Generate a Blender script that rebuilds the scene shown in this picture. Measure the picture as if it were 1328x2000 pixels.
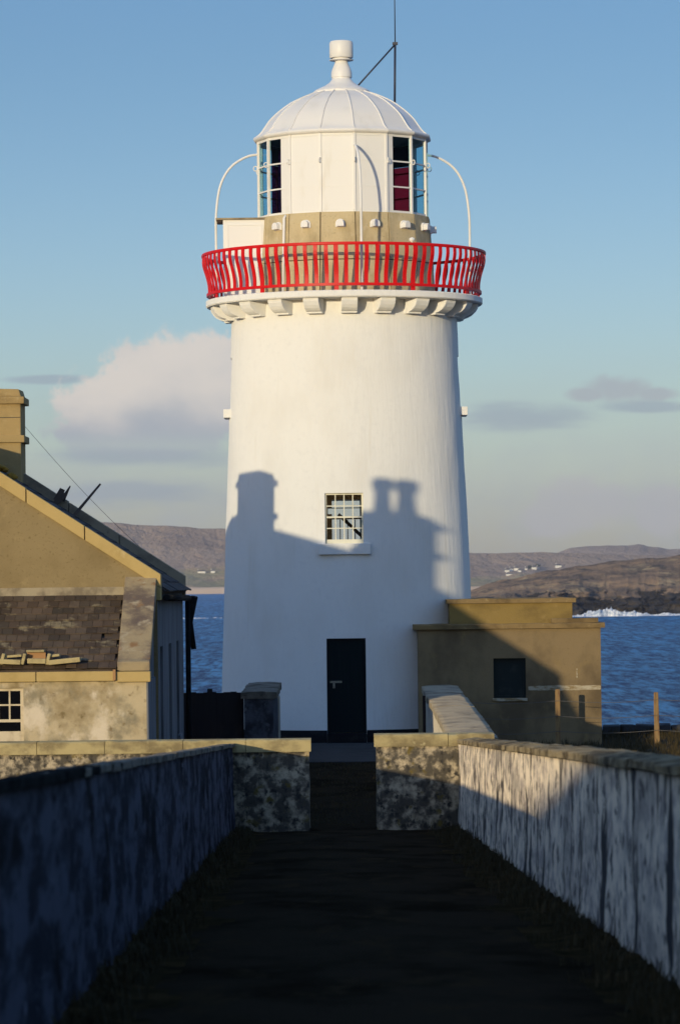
import bpy, bmesh, math, random
from mathutils import Vector, Matrix, Euler, noise
R = math.radians
random.seed(7)
for o in list(bpy.data.objects): bpy.data.objects.remove(o)
scn = bpy.context.scene
col = scn.collection

# ------------------------------------------------------------------ camera
EYE = Vector((0, 0, 3.5)); F = 7500.0; ROLL = 0.0115
cam_d = bpy.data.cameras.new('camera'); cam = bpy.data.objects.new('camera', cam_d); col.objects.link(cam)
cam_d.sensor_fit = 'VERTICAL'; cam_d.sensor_height = 36.0; cam_d.sensor_width = 36.0; cam_d.lens = F / 2000 * 36
cam_d.clip_start = 0.1; cam_d.clip_end = 60000
CM = Euler((R(90) + math.atan(140 / F), 0, 0)).to_matrix() @ Matrix.Rotation(-ROLL, 3, 'Z')
cam.matrix_world = Matrix.Translation(EYE) @ CM.to_4x4()
cam_d.dof.use_dof = True; cam_d.dof.focus_distance = 84.0; cam_d.dof.aperture_fstop = 5.0
scn.camera = cam
scn.cycles.transparent_max_bounces = 32; scn.cycles.max_bounces = 12

def at(u, v, d):
    """point of the place seen at photo pixel (u, v), d metres ahead"""
    r = CM @ Vector(((u - 664) / F, -(v - 1000) / F, -1))
    return EYE + r * (d / r.y)

# ------------------------------------------------------------------ light
SUN_AZ, SUN_EL = R(21), R(5.9)          # light travels towards +y and a little to +x
sun_d = bpy.data.lights.new('sun', 'SUN'); sun = bpy.data.objects.new('sun', sun_d); col.objects.link(sun)
sun_d.energy = 2.88; sun_d.angle = R(0.5); sun_d.color = (1.0, 0.84, 0.54)
ldir = Vector((math.sin(SUN_AZ) * math.cos(SUN_EL), math.cos(SUN_AZ) * math.cos(SUN_EL), -math.sin(SUN_EL)))
sun.rotation_euler = ldir.to_track_quat('-Z', 'Y').to_euler()
scn.view_settings.view_transform = 'Standard'; scn.view_settings.look = 'None'
scn.view_settings.exposure = 0.0; scn.view_settings.gamma = 1.0; scn.view_settings.use_curve_mapping = False

class NB:
    """tiny node-graph helper"""
    def __init__(s, tree): s.t = tree; s.n = tree.nodes; s.l = tree.links
    def new(s, typ, **kw):
        n = s.n.new(typ)
        for k, v in kw.items(): setattr(n, k, v)
        return n
    def put(s, sock, val):
        if isinstance(val, bpy.types.NodeSocket): s.l.new(val, sock)
        elif val is not None: sock.default_value = val
    def math(s, op, a, b=None, c=None, clamp=False):
        n = s.new('ShaderNodeMath', operation=op, use_clamp=clamp)
        s.put(n.inputs[0], a)
        if b is not None: s.put(n.inputs[1], b)
        if c is not None: s.put(n.inputs[2], c)
        return n.outputs[0]
    def mix(s, f, a, b, typ='MIX'):
        n = s.new('ShaderNodeMix', data_type='RGBA', blend_type=typ)
        s.put(n.inputs[0], f); s.put(n.inputs[6], a); s.put(n.inputs[7], b)
        return n.outputs[2]
    def ramp(s, x, lo, hi):
        n = s.new('ShaderNodeMapRange', interpolation_type='SMOOTHSTEP')
        s.put(n.inputs[0], x); s.put(n.inputs[1], lo); s.put(n.inputs[2], hi)
        return n.outputs[0]
    def noise(s, vec, scale=1.0, detail=4.0, rough=0.55, dist=0.0):
        n = s.new('ShaderNodeTexNoise'); s.put(n.inputs['Vector'], vec)
        n.inputs['Scale'].default_value = scale; n.inputs['Detail'].default_value = detail
        n.inputs['Roughness'].default_value = rough; n.inputs['Distortion'].default_value = dist
        return n.outputs[0]
    def scalev(s, vec, sc, off=(0, 0, 0)):
        n = s.new('ShaderNodeMapping'); s.put(n.inputs['Vector'], vec)
        n.inputs['Scale'].default_value = sc; n.inputs['Location'].default_value = off
        return n.outputs[0]

def c4(c): return (c[0], c[1], c[2], 1.0)

# ------------------------------------------------------------------ sky
world = bpy.data.worlds.new('World'); scn.world = world; world.use_nodes = True
nb = NB(world.node_tree); nb.n.clear()
SKY = 0.10
sky = nb.new('ShaderNodeTexSky', sky_type='NISHITA'); sky.sun_disc = False
sky.sun_elevation = SUN_EL; sky.sun_rotation = math.pi + SUN_AZ
sky.altitude = 20; sky.air_density = 1.0; sky.dust_density = 0.6; sky.ozone_density = 2.0
tc = nb.new('ShaderNodeTexCoord')
sep = nb.new('ShaderNodeSeparateXYZ'); nb.l.new(tc.outputs['Generated'], sep.inputs[0])
yy = nb.math('MAXIMUM', sep.outputs[1], 0.02)
ca = nb.math('DIVIDE', sep.outputs[0], yy); ce = nb.math('DIVIDE', sep.outputs[2], yy)
cmb = nb.new('ShaderNodeCombineXYZ'); nb.l.new(ca, cmb.inputs[0]); nb.l.new(ce, cmb.inputs[1]); nb.l.new(sep.outputs[1], cmb.inputs[2])
cv = cmb.outputs[0]
n_big = nb.noise(cv, 85, 8, 0.62, 0.3)
n_soft = nb.noise(nb.scalev(cv, (1, 1.6, 1), (3.1, 7.7, 0)), 40, 5, 0.55)
n_wisp = nb.noise(nb.scalev(cv, (0.45, 2.2, 1), (1.7, 2.3, 0)), 70, 6, 0.6)
def dirxy(u, v):
    p = at(u, v, 1.0) - EYE
    return p.x / p.y, p.z / p.y
def blob(u, v, ru, rv):
    a, e = dirxy(u, v)
    dx = nb.math('DIVIDE', nb.math('SUBTRACT', ca, a), ru / F); dy = nb.math('DIVIDE', nb.math('SUBTRACT', ce, e), rv / F)
    r2 = nb.math('ADD', nb.math('MULTIPLY', dx, dx), nb.math('MULTIPLY', dy, dy))
    return nb.math('SUBTRACT', 1.0, nb.math('SQRT', r2))
def soft(bl, nz, k, lo, hi):
    return nb.ramp(nb.math('ADD', bl, nb.math('MULTIPLY', nb.math('SUBTRACT', nz, 0.5), k)), lo, hi)
def mx(*a):
    r = a[0]
    for b in a[1:]: r = nb.math('MAXIMUM', r, b)
    return r
k = 1 / SKY
def sky_col(r, g, b): return (r * k, g * k, b * k, 1)
# sky tint: bluer than the default atmosphere, plus added overhead gain lifting the shade
tint = nb.mix(nb.ramp(sep.outputs[2], 0.0, 0.155), (1.46, 1.74, 2.85, 1), (0.83, 1.07, 1.60, 1))
tint = nb.mix(nb.ramp(sep.outputs[2], 0.05, 0.0), tint, (1.48, 1.80, 3.5, 1))
tint = nb.mix(nb.ramp(sep.outputs[2], 0.18, 0.45), tint, (2.2, 2.55, 3.35, 1))
sk = nb.mix(1.0, sky.outputs[0], tint, 'MULTIPLY')
# pale veil low over the horizon
veil = nb.math('MULTIPLY', nb.ramp(ce, 0.075, 0.0), nb.ramp(n_soft, 0.30, 0.70))
sk = nb.mix(nb.math('MULTIPLY', veil, 0.42), sk, sky_col(0.41, 0.45, 0.51))
# thin grey streaks
wisp = mx(soft(blob(1010, 815, 190, 40), n_wisp, 1.3, 0.08, 0.7), soft(blob(95, 741, 110, 12), n_wisp, 1.2, 0.1, 0.7),
          soft(blob(300, 890, 330, 34), n_wisp, 1.3, 0.1, 0.8), soft(blob(230, 960, 300, 45), n_wisp, 1.3, 0.1, 0.8),
          soft(blob(1270, 795, 130, 18), n_wisp, 1.2, 0.1, 0.7))
sk = nb.mix(nb.math('MULTIPLY', wisp, 0.6), sk, sky_col(0.315, 0.375, 0.455))
# cumulus bank on the left, lit from the left front
cum = mx(blob(330, 755, 165, 108), blob(230, 790, 145, 110), blob(410, 720, 110, 85), blob(290, 845, 235, 62), blob(450, 770, 130, 110))
cmask = soft(cum, n_big, 1.5, 0.02, 0.32)
shade_n = nb.math('ADD', nb.math('MULTIPLY', nb.ramp(ce, 0.028, 0.056), 0.75), nb.math('MULTIPLY', nb.math('SUBTRACT', n_soft, 0.5), 1.1))
ccol = nb.mix(nb.ramp(shade_n, 0.1, 0.9), sky_col(0.41, 0.44, 0.49), sky_col(0.76, 0.69, 0.62))
base_fade = nb.ramp(ce, 0.030, 0.042)
sk = nb.mix(nb.math('MULTIPLY', nb.math('MULTIPLY', cmask, base_fade), 0.92), sk, ccol)
# small pinkish grey cloud on the right and pale heaps near the horizon
c2 = mx(blob(1205, 762, 80, 36), blob(1285, 770, 55, 18), blob(1150, 770, 60, 18))
sk = nb.mix(nb.math('MULTIPLY', soft(c2, n_big, 1.2, 0.02, 0.6), 0.62), sk, sky_col(0.395, 0.405, 0.455))
c3 = mx(blob(1140, 985, 110, 62), blob(1080, 1010, 80, 50), blob(1300, 1000, 70, 60))
sk = nb.mix(nb.math('MULTIPLY', soft(c3, n_big, 1.3, 0.0, 0.45), 0.62), sk, sky_col(0.50, 0.49, 0.50))
bg = nb.new('ShaderNodeBackground'); nb.l.new(sk, bg.inputs[0]); bg.inputs[1].default_value = SKY
wo = nb.new('ShaderNodeOutputWorld'); nb.l.new(bg.outputs[0], wo.inputs[0])

# ------------------------------------------------------------------ materials
def layered(name, base, layers=(), rough=0.85, bump=None, spec=0.25, attr=None, metal=0.0):
    """base colour with noise-driven patches: layers = (colour, scale3, detail, lo, hi[, offset])"""
    m = bpy.data.materials.new(name); m.use_nodes = True
    b = NB(m.node_tree); b.n.clear()
    out = b.new('ShaderNodeOutputMaterial'); p = b.new('ShaderNodeBsdfPrincipled')
    b.l.new(p.outputs[0], out.inputs[0])
    t = b.new('ShaderNodeTexCoord'); vec = t.outputs['Object']
    c = c4(base)
    if attr:
        a = b.new('ShaderNodeAttribute', attribute_name=attr)
        c = b.mix(1.0, c4(base), a.outputs['Color'], 'MULTIPLY')
    for i, L in enumerate(layers):
        cl, sc, det, lo, hi = L[:5]
        v = b.scalev(vec, sc, L[5] if len(L) > 5 else (i * 3.7, i * 1.9, i * 5.3))
        c = b.mix(b.ramp(b.noise(v, 1.0, det, 0.6), lo, hi), c, c4(cl))
    b.put(p.inputs['Base Color'], c)
    p.inputs['Roughness'].default_value = rough; p.inputs['Specular IOR Level'].default_value = spec
    p.inputs['Metallic'].default_value = metal
    p.inputs['Diffuse Roughness'].default_value = 0.85 if name in ROUGH_DIFFUSE else (0.6 if name == 'tower_paint' else 0.3)
    if bump:
        sc, det, st, dist = bump
        bn = b.new('ShaderNodeBump'); bn.inputs['Strength'].default_value = st; bn.inputs['Distance'].default_value = dist
        b.l.new(b.noise(b.scalev(vec, sc if isinstance(sc, tuple) else (sc,) * 3), 1.0, det, 0.6), bn.inputs['Height'])
        b.l.new(bn.outputs[0], p.inputs['Normal'])
    return m

ROUGH_DIFFUSE = {'streaked_whitewash', 'heath_and_rock', 'far_moor', 'far_fields', 'far_shore', 'dark_mossy_coping', 'brown_weathered_coping', 'weathered_coping', 'cream_wash', 'surf_foam'}
M = {}
M['tower'] = layered('tower_paint', (0.80, 0.79, 0.765), [((0.74, 0.72, 0.68), (0.9, 0.9, 0.5), 5, 0.45, 0.8),
            ((0.72, 0.69, 0.63), (5, 5, 0.35), 6, 0.58, 0.84), ((0.76, 0.75, 0.73), (9, 9, 9), 3, 0.5, 0.75)], 0.6, ((8, 8, 1.1), 7, 0.45, 0.03), 0.25)
M['white'] = layered('white_paint', (0.79, 0.78, 0.755), [((0.70, 0.67, 0.60), (3, 3, 1.0), 5, 0.55, 0.85)], 0.5, (20, 3, 0.08, 0.01))
M['dome'] = layered('dome_paint', (0.76, 0.745, 0.72), [((0.66, 0.64, 0.60), (2, 2, 1.5), 5, 0.5, 0.85)], 0.42, (6, 3, 0.05, 0.01), 0.4)
M['black'] = layered('black_paint', (0.012, 0.013, 0.015), [((0.03, 0.03, 0.03), (5, 5, 5), 4, 0.5, 0.8)], 0.8, (25, 3, 0.1, 0.01), 0.03)
M['door'] = layered('door_paint', (0.008, 0.014, 0.016), [((0.013, 0.02, 0.022), (12, 12, 1), 3, 0.5, 0.8)], 0.7, None, 0.03)
M['brass'] = layered('worn_metal', (0.24, 0.23, 0.17), [((0.12, 0.11, 0.09), (30, 30, 30), 3, 0.4, 0.7)], 0.5, None, 0.4)
M['red'] = layered('red_paint', (0.66, 0.008, 0.010), [((0.46, 0.006, 0.009), (4, 4, 4), 4, 0.5, 0.8), ((0.62, 0.06, 0.03), (14, 14, 14), 3, 0.62, 0.8)], 0.45, (30, 3, 0.06, 0.01), 0.25)
M['murette'] = layered('bare_concrete', (0.57, 0.475, 0.29), [((0.38, 0.305, 0.175), (1.8, 1.8, 0.9), 7, 0.42, 0.70), ((0.60, 0.52, 0.36), (7, 7, 5), 5, 0.55, 0.8),
            ((0.36, 0.30, 0.185), (28, 28, 28), 2, 0.58, 0.78)], 0.9, (40, 4, 0.3, 0.02))
M['joint'] = layered('dark_joint', (0.10, 0.085, 0.06))
M['mast'] = layered('mast_steel', (0.03, 0.035, 0.06), [], 0.5, None, 0.4)
M['gable'] = layered('tan_render', (0.285, 0.212, 0.105), [((0.215, 0.155, 0.072), (0.9, 0.9, 0.9), 6, 0.42, 0.78), ((0.33, 0.245, 0.12), (3.5, 3.5, 3.5), 6, 0.55, 0.8),
            ((0.19, 0.135, 0.058), (22, 22, 22), 3, 0.55, 0.78)], 0.95, (26, 4, 0.35, 0.02))
M['coping_tan'] = layered('tan_coping_stone', (0.50, 0.36, 0.145), [((0.40, 0.28, 0.10), (1.6, 1.6, 1.6), 6, 0.45, 0.75), ((0.56, 0.43, 0.22), (6, 6, 6), 4, 0.58, 0.8)], 0.9, (24, 4, 0.3, 0.02))
M['chimney'] = layered('chimney_render', (0.40, 0.285, 0.125), [((0.29, 0.20, 0.085), (1.4, 1.4, 2.2), 6, 0.42, 0.72), ((0.47, 0.36, 0.19), (6, 6, 6), 4, 0.55, 0.8)], 0.95, (22, 4, 0.35, 0.02))
M['lean_wall'] = layered('patchy_limewash', (0.52, 0.42, 0.265), [((0.23, 0.165, 0.075), (0.8, 0.8, 0.8), 9, 0.44, 0.64), ((0.26, 0.22, 0.145), (2.3, 2.3, 2.3), 8, 0.46, 0.66),
            ((0.20, 0.145, 0.07), (6.5, 6.5, 6.5), 6, 0.58, 0.74), ((0.66, 0.56, 0.42), (0.9, 0.9, 0.7), 9, 0.53, 0.62)], 0.95, (14, 6, 0.5, 0.03))
M['parapet'] = layered('stained_parapet', (0.37, 0.285, 0.165), [((0.15, 0.11, 0.085), (1.6, 1.6, 1.2), 9, 0.40, 0.62), ((0.44, 0.36, 0.24), (4, 4, 4), 8, 0.54, 0.70), ((0.26, 0.15, 0.07), (2.4, 2.4, 2.4), 8, 0.58, 0.70)], 0.95, (14, 5, 0.4, 0.03))
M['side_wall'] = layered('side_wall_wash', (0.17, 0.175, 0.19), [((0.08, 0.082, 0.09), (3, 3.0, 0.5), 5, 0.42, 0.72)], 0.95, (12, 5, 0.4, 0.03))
M['slate'] = layered('slates', (0.088, 0.062, 0.041), [((0.062, 0.042, 0.028), (1.4, 1.4, 1.4), 5, 0.4, 0.75), ((0.24, 0.19, 0.11), (3.2, 3.2, 3.2), 6, 0.58, 0.70)], 0.75, (18, 4, 0.4, 0.02), 0.3, 'tone')
M['old_slate'] = layered('mossy_slates', (0.055, 0.055, 0.058), [((0.11, 0.115, 0.11), (1.7, 1.7, 1.7), 6, 0.55, 0.72), ((0.03, 0.03, 0.028), (5, 5, 5), 4, 0.5, 0.7)], 0.9, (18, 4, 0.4, 0.02), 0.2, 'tone')
M['lichen'] = layered('orange_lichen', (0.45, 0.24, 0.03), [((0.25, 0.15, 0.03), (20, 20, 20), 4, 0.45, 0.7)], 0.95, (40, 3, 0.5, 0.02))
M['lead'] = layered('lead_flashing', (0.36, 0.29, 0.18), [((0.20, 0.155, 0.095), (3, 5, 1.4), 8, 0.42, 0.64)], 0.7, (20, 3, 0.2, 0.02))
M['timber'] = layered('old_timber', (0.10, 0.075, 0.06), [((0.05, 0.04, 0.035), (10, 10, 2), 4, 0.45, 0.7)], 0.9, (30, 3, 0.3, 0.01))
M['post_wood'] = layered('post_timber', (0.29, 0.185, 0.08), [((0.17, 0.09, 0.05), (20, 20, 3), 5, 0.45, 0.7)], 0.9, ((40, 40, 5), 3, 0.4, 0.01))
M['annex'] = layered('brown_concrete', (0.25, 0.18, 0.095), [((0.13, 0.093, 0.052), (0.8, 0.8, 0.55), 8, 0.42, 0.66), ((0.27, 0.19, 0.085), (2.6, 2.6, 2.0), 6, 0.55, 0.78),
            ((0.14, 0.09, 0.035), (32, 32, 26), 3, 0.58, 0.85)], 0.95, (24, 4, 0.4, 0.02))
M['annex_top'] = layered('yellow_concrete', (0.27, 0.185, 0.06), [((0.17, 0.115, 0.042), (0.9, 0.9, 1.4), 6, 0.42, 0.70), ((0.30, 0.21, 0.08), (5, 5, 4), 5, 0.55, 0.8)], 0.95, (24, 4, 0.35, 0.02))
M['cornice'] = layered('lichened_cornice', (0.25, 0.17, 0.075), [((0.34, 0.25, 0.12), (9, 9, 9), 5, 0.55, 0.72), ((0.15, 0.10, 0.045), (2, 2, 2), 5, 0.45, 0.7)], 0.95, (22, 4, 0.4, 0.02))
M['chalk'] = layered('chalky_stain', (0.46, 0.40, 0.29), [((0.25, 0.18, 0.09), (5, 5, 14), 5, 0.42, 0.62)], 0.95)
M['grey_stone'] = layered('weathered_coping', (0.36, 0.30, 0.21), [((0.20, 0.165, 0.12), (1.6, 1.6, 1.6), 6, 0.42, 0.70), ((0.43, 0.36, 0.24), (6, 6, 6), 5, 0.55, 0.78), ((0.12, 0.10, 0.07), (3.5, 3.5, 3.5), 6, 0.62, 0.72)], 0.95, (18, 5, 0.5, 0.03))
M['cap_yellow'] = layered('lichened_coping', (0.48, 0.385, 0.19), [((0.24, 0.185, 0.095), (1.6, 1.6, 2.6), 9, 0.42, 0.64), ((0.52, 0.43, 0.23), (7, 7, 7), 5, 0.58, 0.76)], 0.95, (18, 5, 0.4, 0.03))
M['dark_cap'] = layered('dark_mossy_coping', (0.20, 0.17, 0.13), [((0.06, 0.052, 0.04), (1.6, 1.6, 1.6), 7, 0.46, 0.66), ((0.38, 0.33, 0.24), (4, 4, 4), 6, 0.60, 0.74)], 0.95, (18, 5, 0.6, 0.04))
M['shade_cap'] = layered('shaded_coping', (0.035, 0.034, 0.032), [((0.018, 0.018, 0.018), (2.5, 2.5, 2.5), 8, 0.42, 0.62), ((0.09, 0.08, 0.06), (5, 5, 5), 8, 0.62, 0.74)], 0.97, (12, 7, 0.8, 0.05), 0.0)  # dark copy of the coping colour, painted shade for the near stretch
M['brown_cap'] = layered('brown_weathered_coping', (0.30, 0.235, 0.14), [((0.08, 0.062, 0.04), (1.3, 1.3, 1.6), 8, 0.42, 0.62), ((0.36, 0.29, 0.17), (3, 3, 5), 7, 0.60, 0.74)], 0.95, (12, 7, 0.7, 0.05), 0.05)
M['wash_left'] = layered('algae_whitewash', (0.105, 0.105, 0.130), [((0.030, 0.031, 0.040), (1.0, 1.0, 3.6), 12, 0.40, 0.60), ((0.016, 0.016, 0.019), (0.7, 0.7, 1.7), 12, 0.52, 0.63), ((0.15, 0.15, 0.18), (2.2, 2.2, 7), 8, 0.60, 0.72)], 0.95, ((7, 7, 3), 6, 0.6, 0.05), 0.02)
M['wash_right'] = layered('streaked_whitewash', (0.82, 0.68, 0.51), [((0.40, 0.33, 0.28), (2.4, 2.4, 5.2), 12, 0.42, 0.66), ((0.05, 0.042, 0.038), (2.6, 2.6, 0.75), 12, 0.57, 0.625),
            ((0.33, 0.28, 0.23), (0.5, 0.5, 1.3), 10, 0.48, 0.70), ((0.12, 0.10, 0.088), (3.6, 3.6, 5.0), 12, 0.52, 0.64), ((0.045, 0.038, 0.035), (1.1, 1.1, 0.5), 12, 0.57, 0.63)], 0.95, ((7, 7, 3), 6, 0.6, 0.05))
M['wash_pier'] = layered('peeling_whitewash', (0.54, 0.44, 0.30), [((0.10, 0.085, 0.065), (4.5, 4.5, 4.5), 10, 0.37, 0.57), ((0.17, 0.125, 0.035), (5, 5, 5), 7, 0.56, 0.68), ((0.045, 0.04, 0.035), (11, 11, 9), 10, 0.50, 0.66)], 0.95, (9, 7, 0.7, 0.05))
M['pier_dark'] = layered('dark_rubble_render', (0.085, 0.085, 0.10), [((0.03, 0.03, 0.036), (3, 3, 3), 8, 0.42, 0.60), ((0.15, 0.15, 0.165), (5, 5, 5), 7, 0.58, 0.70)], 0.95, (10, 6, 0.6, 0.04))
M['inner_wash'] = layered('cream_wash', (0.60, 0.53, 0.42), [((0.36, 0.30, 0.22), (2, 2, 1), 6, 0.5, 0.75)], 0.95, (12, 5, 0.4, 0.03))
M['gate'] = layered('rusty_dark_panel', (0.022, 0.016, 0.017), [((0.04, 0.026, 0.022), (3, 3, 1), 5, 0.5, 0.75)], 0.8, ((14, 14, 1), 3, 0.3, 0.02))
M['asphalt'] = layered('damp_asphalt', (0.040, 0.029, 0.018), [((0.018, 0.0135, 0.008), (0.9, 0.5, 1), 7, 0.42, 0.68), ((0.050, 0.034, 0.018), (2.2, 0.7, 2), 8, 0.52, 0.68), ((0.10, 0.085, 0.065), (30, 30, 30), 3, 0.66, 0.76)], 0.97, (30, 5, 0.5, 0.02), 0.0)
M['moss'] = layered('mossy_verge', (0.042, 0.030, 0.014), [((0.080, 0.050, 0.022), (2.5, 2.5, 2.5), 6, 0.45, 0.7), ((0.020, 0.018, 0.010), (6, 6, 6), 5, 0.5, 0.7)], 0.97, (14, 6, 0.8, 0.05), 0.0)
M['apron'] = layered('concrete_apron', (0.055, 0.053, 0.052), [((0.035, 0.033, 0.032), (1.2, 1.2, 1.2), 6, 0.42, 0.7)], 0.9, (20, 4, 0.4, 0.02))
M['land'] = layered('rough_grass_land', (0.035, 0.030, 0.016), [((0.020, 0.018, 0.011), (0.8, 0.8, 0.8), 6, 0.42, 0.68), ((0.07, 0.058, 0.03), (4, 4, 4), 5, 0.58, 0.76)], 0.97, (5, 7, 0.8, 0.08), 0.1)
M['grass'] = layered('dry_grass', (0.055, 0.042, 0.018), [((0.11, 0.075, 0.032), (3, 3, 3), 3, 0.5, 0.7)], 0.9)
M['rock'] = layered('shore_stone', (0.06, 0.06, 0.065), [((0.12, 0.12, 0.13), (4, 4, 6), 6, 0.55, 0.72)], 0.9, (10, 6, 0.7, 0.05))
M['wire'] = layered('fence_wire', (0.12, 0.11, 0.10), [], 0.6)
M['cable'] = layered('cable', (0.02, 0.02, 0.03), [], 0.6)
M['house_far'] = layered('cottage_white', (0.80, 0.77, 0.70), [], 0.8)
M['roof_far'] = layered('cottage_slate', (0.10, 0.10, 0.11), [], 0.8)
M['interior'] = layered('room_plaster', (0.42, 0.44, 0.42), [((0.36, 0.38, 0.37), (3, 3, 3), 3, 0.4, 0.7)], 0.9)
M['stair'] = layered('stair_iron', (0.06, 0.05, 0.055), [], 0.6)
M['dark_room'] = layered('dark_interior', (0.006, 0.006, 0.008), [], 0.9)
M['red_screen'] = layered('red_screen', (0.55, 0.012, 0.03), [((0.40, 0.01, 0.03), (8, 8, 1), 3, 0.4, 0.7)], 0.45)
M['navy'] = layered('navy_screen', (0.018, 0.016, 0.05), [((0.05, 0.02, 0.05), (10, 10, 1), 3, 0.5, 0.7)], 0.5)
M['window_white'] = layered('sash_paint', (0.74, 0.71, 0.58), [((0.6, 0.56, 0.44), (6, 6, 6), 3, 0.5, 0.8)], 0.5)
M['window_old'] = layered('old_sash_paint', (0.62, 0.52, 0.36), [((0.46, 0.37, 0.24), (6, 6, 6), 4, 0.45, 0.75)], 0.7)
M['pot'] = layered('clay_pot', (0.40, 0.22, 0.10), [((0.28, 0.15, 0.07), (6, 6, 6), 4, 0.45, 0.75)], 0.9)

def glass(name, tint, refl):
    m = bpy.data.materials.new(name); m.use_nodes = True
    b = NB(m.node_tree); b.n.clear()
    out = b.new('ShaderNodeOutputMaterial'); tr = b.new('ShaderNodeBsdfTransparent'); gl = b.new('ShaderNodeBsdfGlossy')
    tr.inputs[0].default_value = c4(tint); gl.inputs['Roughness'].default_value = 0.02
    lw = b.new('ShaderNodeLayerWeight'); lw.inputs[0].default_value = refl
    ge = b.new('ShaderNodeNewGeometry')
    mxs = b.new('ShaderNodeMixShader'); b.l.new(b.math('MULTIPLY', lw.outputs['Fresnel'], b.math('SUBTRACT', 1.0, ge.outputs['Backfacing'])), mxs.inputs[0]); b.l.new(tr.outputs[0], mxs.inputs[1]); b.l.new(gl.outputs[0], mxs.inputs[2])
    b.l.new(mxs.outputs[0], out.inputs[0])
    return m
M['glass'] = glass('window_glass', (0.975, 0.985, 0.98), 0.12)
M['lantern_glass'] = glass('lantern_glass', (0.72, 0.86, 0.90), 0.12)
M['red_glass'] = glass('red_sector_glass', (0.97, 0.13, 0.18), 0.04)
M['purple_glass'] = glass('dark_red_sector_glass', (0.34, 0.10, 0.21), 0.05)
M['dark_glass'] = layered('dark_pane', (0.004, 0.004, 0.006), [], 0.08, None, 0.5)
M['teal_glass'] = layered('dusty_pane', (0.010, 0.020, 0.022), [((0.02, 0.03, 0.03), (5, 5, 5), 3, 0.5, 0.7)], 0.4, None, 0.1)

# sea
def sea_mat():
    m = bpy.data.materials.new('sea_water'); m.use_nodes = True
    b = NB(m.node_tree); b.n.clear()
    out = b.new('ShaderNodeOutputMaterial'); p = b.new('ShaderNodeBsdfPrincipled'); b.l.new(p.outputs[0], out.inputs[0])
    t = b.new('ShaderNodeTexCoord'); vec = t.outputs['Object']
    n1 = b.noise(b.scalev(vec, (0.55, 0.055, 1)), 1, 10, 0.72)
    n2 = b.noise(b.scalev(vec, (0.33, 0.085, 1), (5, 2, 0)), 1, 6, 0.65)
    n3 = b.noise(b.scalev(vec, (0.012, 0.0045, 1), (9, 4, 0)), 1, 4, 0.5)
    c = b.mix(b.ramp(n1, 0.40, 0.62), c4((0.003, 0.065, 0.22)), c4((0.055, 0.48, 0.86)))
    c = b.mix(b.math('MULTIPLY', b.ramp(n3, 0.40, 0.70), 0.4), c, c4((0.010, 0.05, 0.17)))
    cap = b.math('MULTIPLY', b.ramp(n2, 0.70, 0.78), b.ramp(n1, 0.50, 0.66))
    c = b.mix(b.math('MULTIPLY', cap, 0.5), c, c4((0.5, 0.55, 0.6)))
    b.put(p.inputs['Base Color'], c)
    p.inputs['Roughness'].default_value = 0.35; p.inputs['Specular IOR Level'].default_value = 0.14; p.inputs['IOR'].default_value = 1.33
    b.put(p.inputs['Specular IOR Level'], b.math('MULTIPLY_ADD', b.ramp(n1, 0.40, 0.62), 0.12, 0.01))  # reflection painted by wave noise, standing in for facets that mirror less sky
    h = b.math('ADD', b.math('MULTIPLY', n1, 3.0), b.math('MULTIPLY', n2, 1.0))
    bn = b.new('ShaderNodeBump'); bn.inputs['Strength'].default_value = 1.0; bn.inputs['Distance'].default_value = 1.2
    b.l.new(h, bn.inputs['Height']); b.l.new(bn.outputs[0], p.inputs['Normal'])
    return m
M['sea'] = sea_mat()
M['foam'] = layered('surf_foam', (0.86, 0.87, 0.88), [((0.40, 0.48, 0.58), (0.16, 0.10, 0.5), 8, 0.46, 0.64)], 0.9, ((0.3, 0.3, 0.5), 7, 1.0, 1.5))
M['headland'] = layered('heath_and_rock', (0.26, 0.185, 0.13), [((0.13, 0.105, 0.09), (0.022, 0.016, 0.05), 10, 0.42, 0.60), ((0.36, 0.285, 0.185), (0.05, 0.035, 0.12), 7, 0.54, 0.72),
            ((0.09, 0.08, 0.072), (0.11, 0.05, 0.3), 10, 0.54, 0.64)], 0.97, ((0.10, 0.06, 0.2), 8, 1.0, 5.0), 0.1)
M['cliff'] = layered('dark_sea_cliff', (0.050, 0.045, 0.042), [((0.11, 0.09, 0.07), (0.06, 0.05, 0.15), 10, 0.48, 0.66), ((0.022, 0.021, 0.022), (0.10, 0.06, 0.12), 10, 0.50, 0.64)], 0.95, ((0.16, 0.1, 0.25), 8, 1.0, 4.0), 0.15)
M['far_hill'] = layered('far_moor', (0.44, 0.33, 0.245), [((0.35, 0.26, 0.20), (0.0035, 0.0022, 0.01), 8, 0.42, 0.66), ((0.46, 0.32, 0.22), (0.009, 0.004, 0.02), 7, 0.56, 0.74)], 0.97, ((0.03, 0.012, 0.05), 8, 1.0, 40.0))
M['far_field'] = layered('far_fields', (0.33, 0.29, 0.16), [((0.42, 0.31, 0.20), (0.006, 0.0035, 0.01), 6, 0.42, 0.60), ((0.22, 0.24, 0.13), (0.012, 0.006, 0.02), 6, 0.55, 0.7)], 0.97, ((0.03, 0.012, 0.05), 8, 1.0, 30.0))
M['sand'] = layered('far_shore', (0.52, 0.40, 0.30), [((0.38, 0.29, 0.22), (0.01, 0.01, 0.01), 4, 0.4, 0.7)], 0.97)

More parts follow.
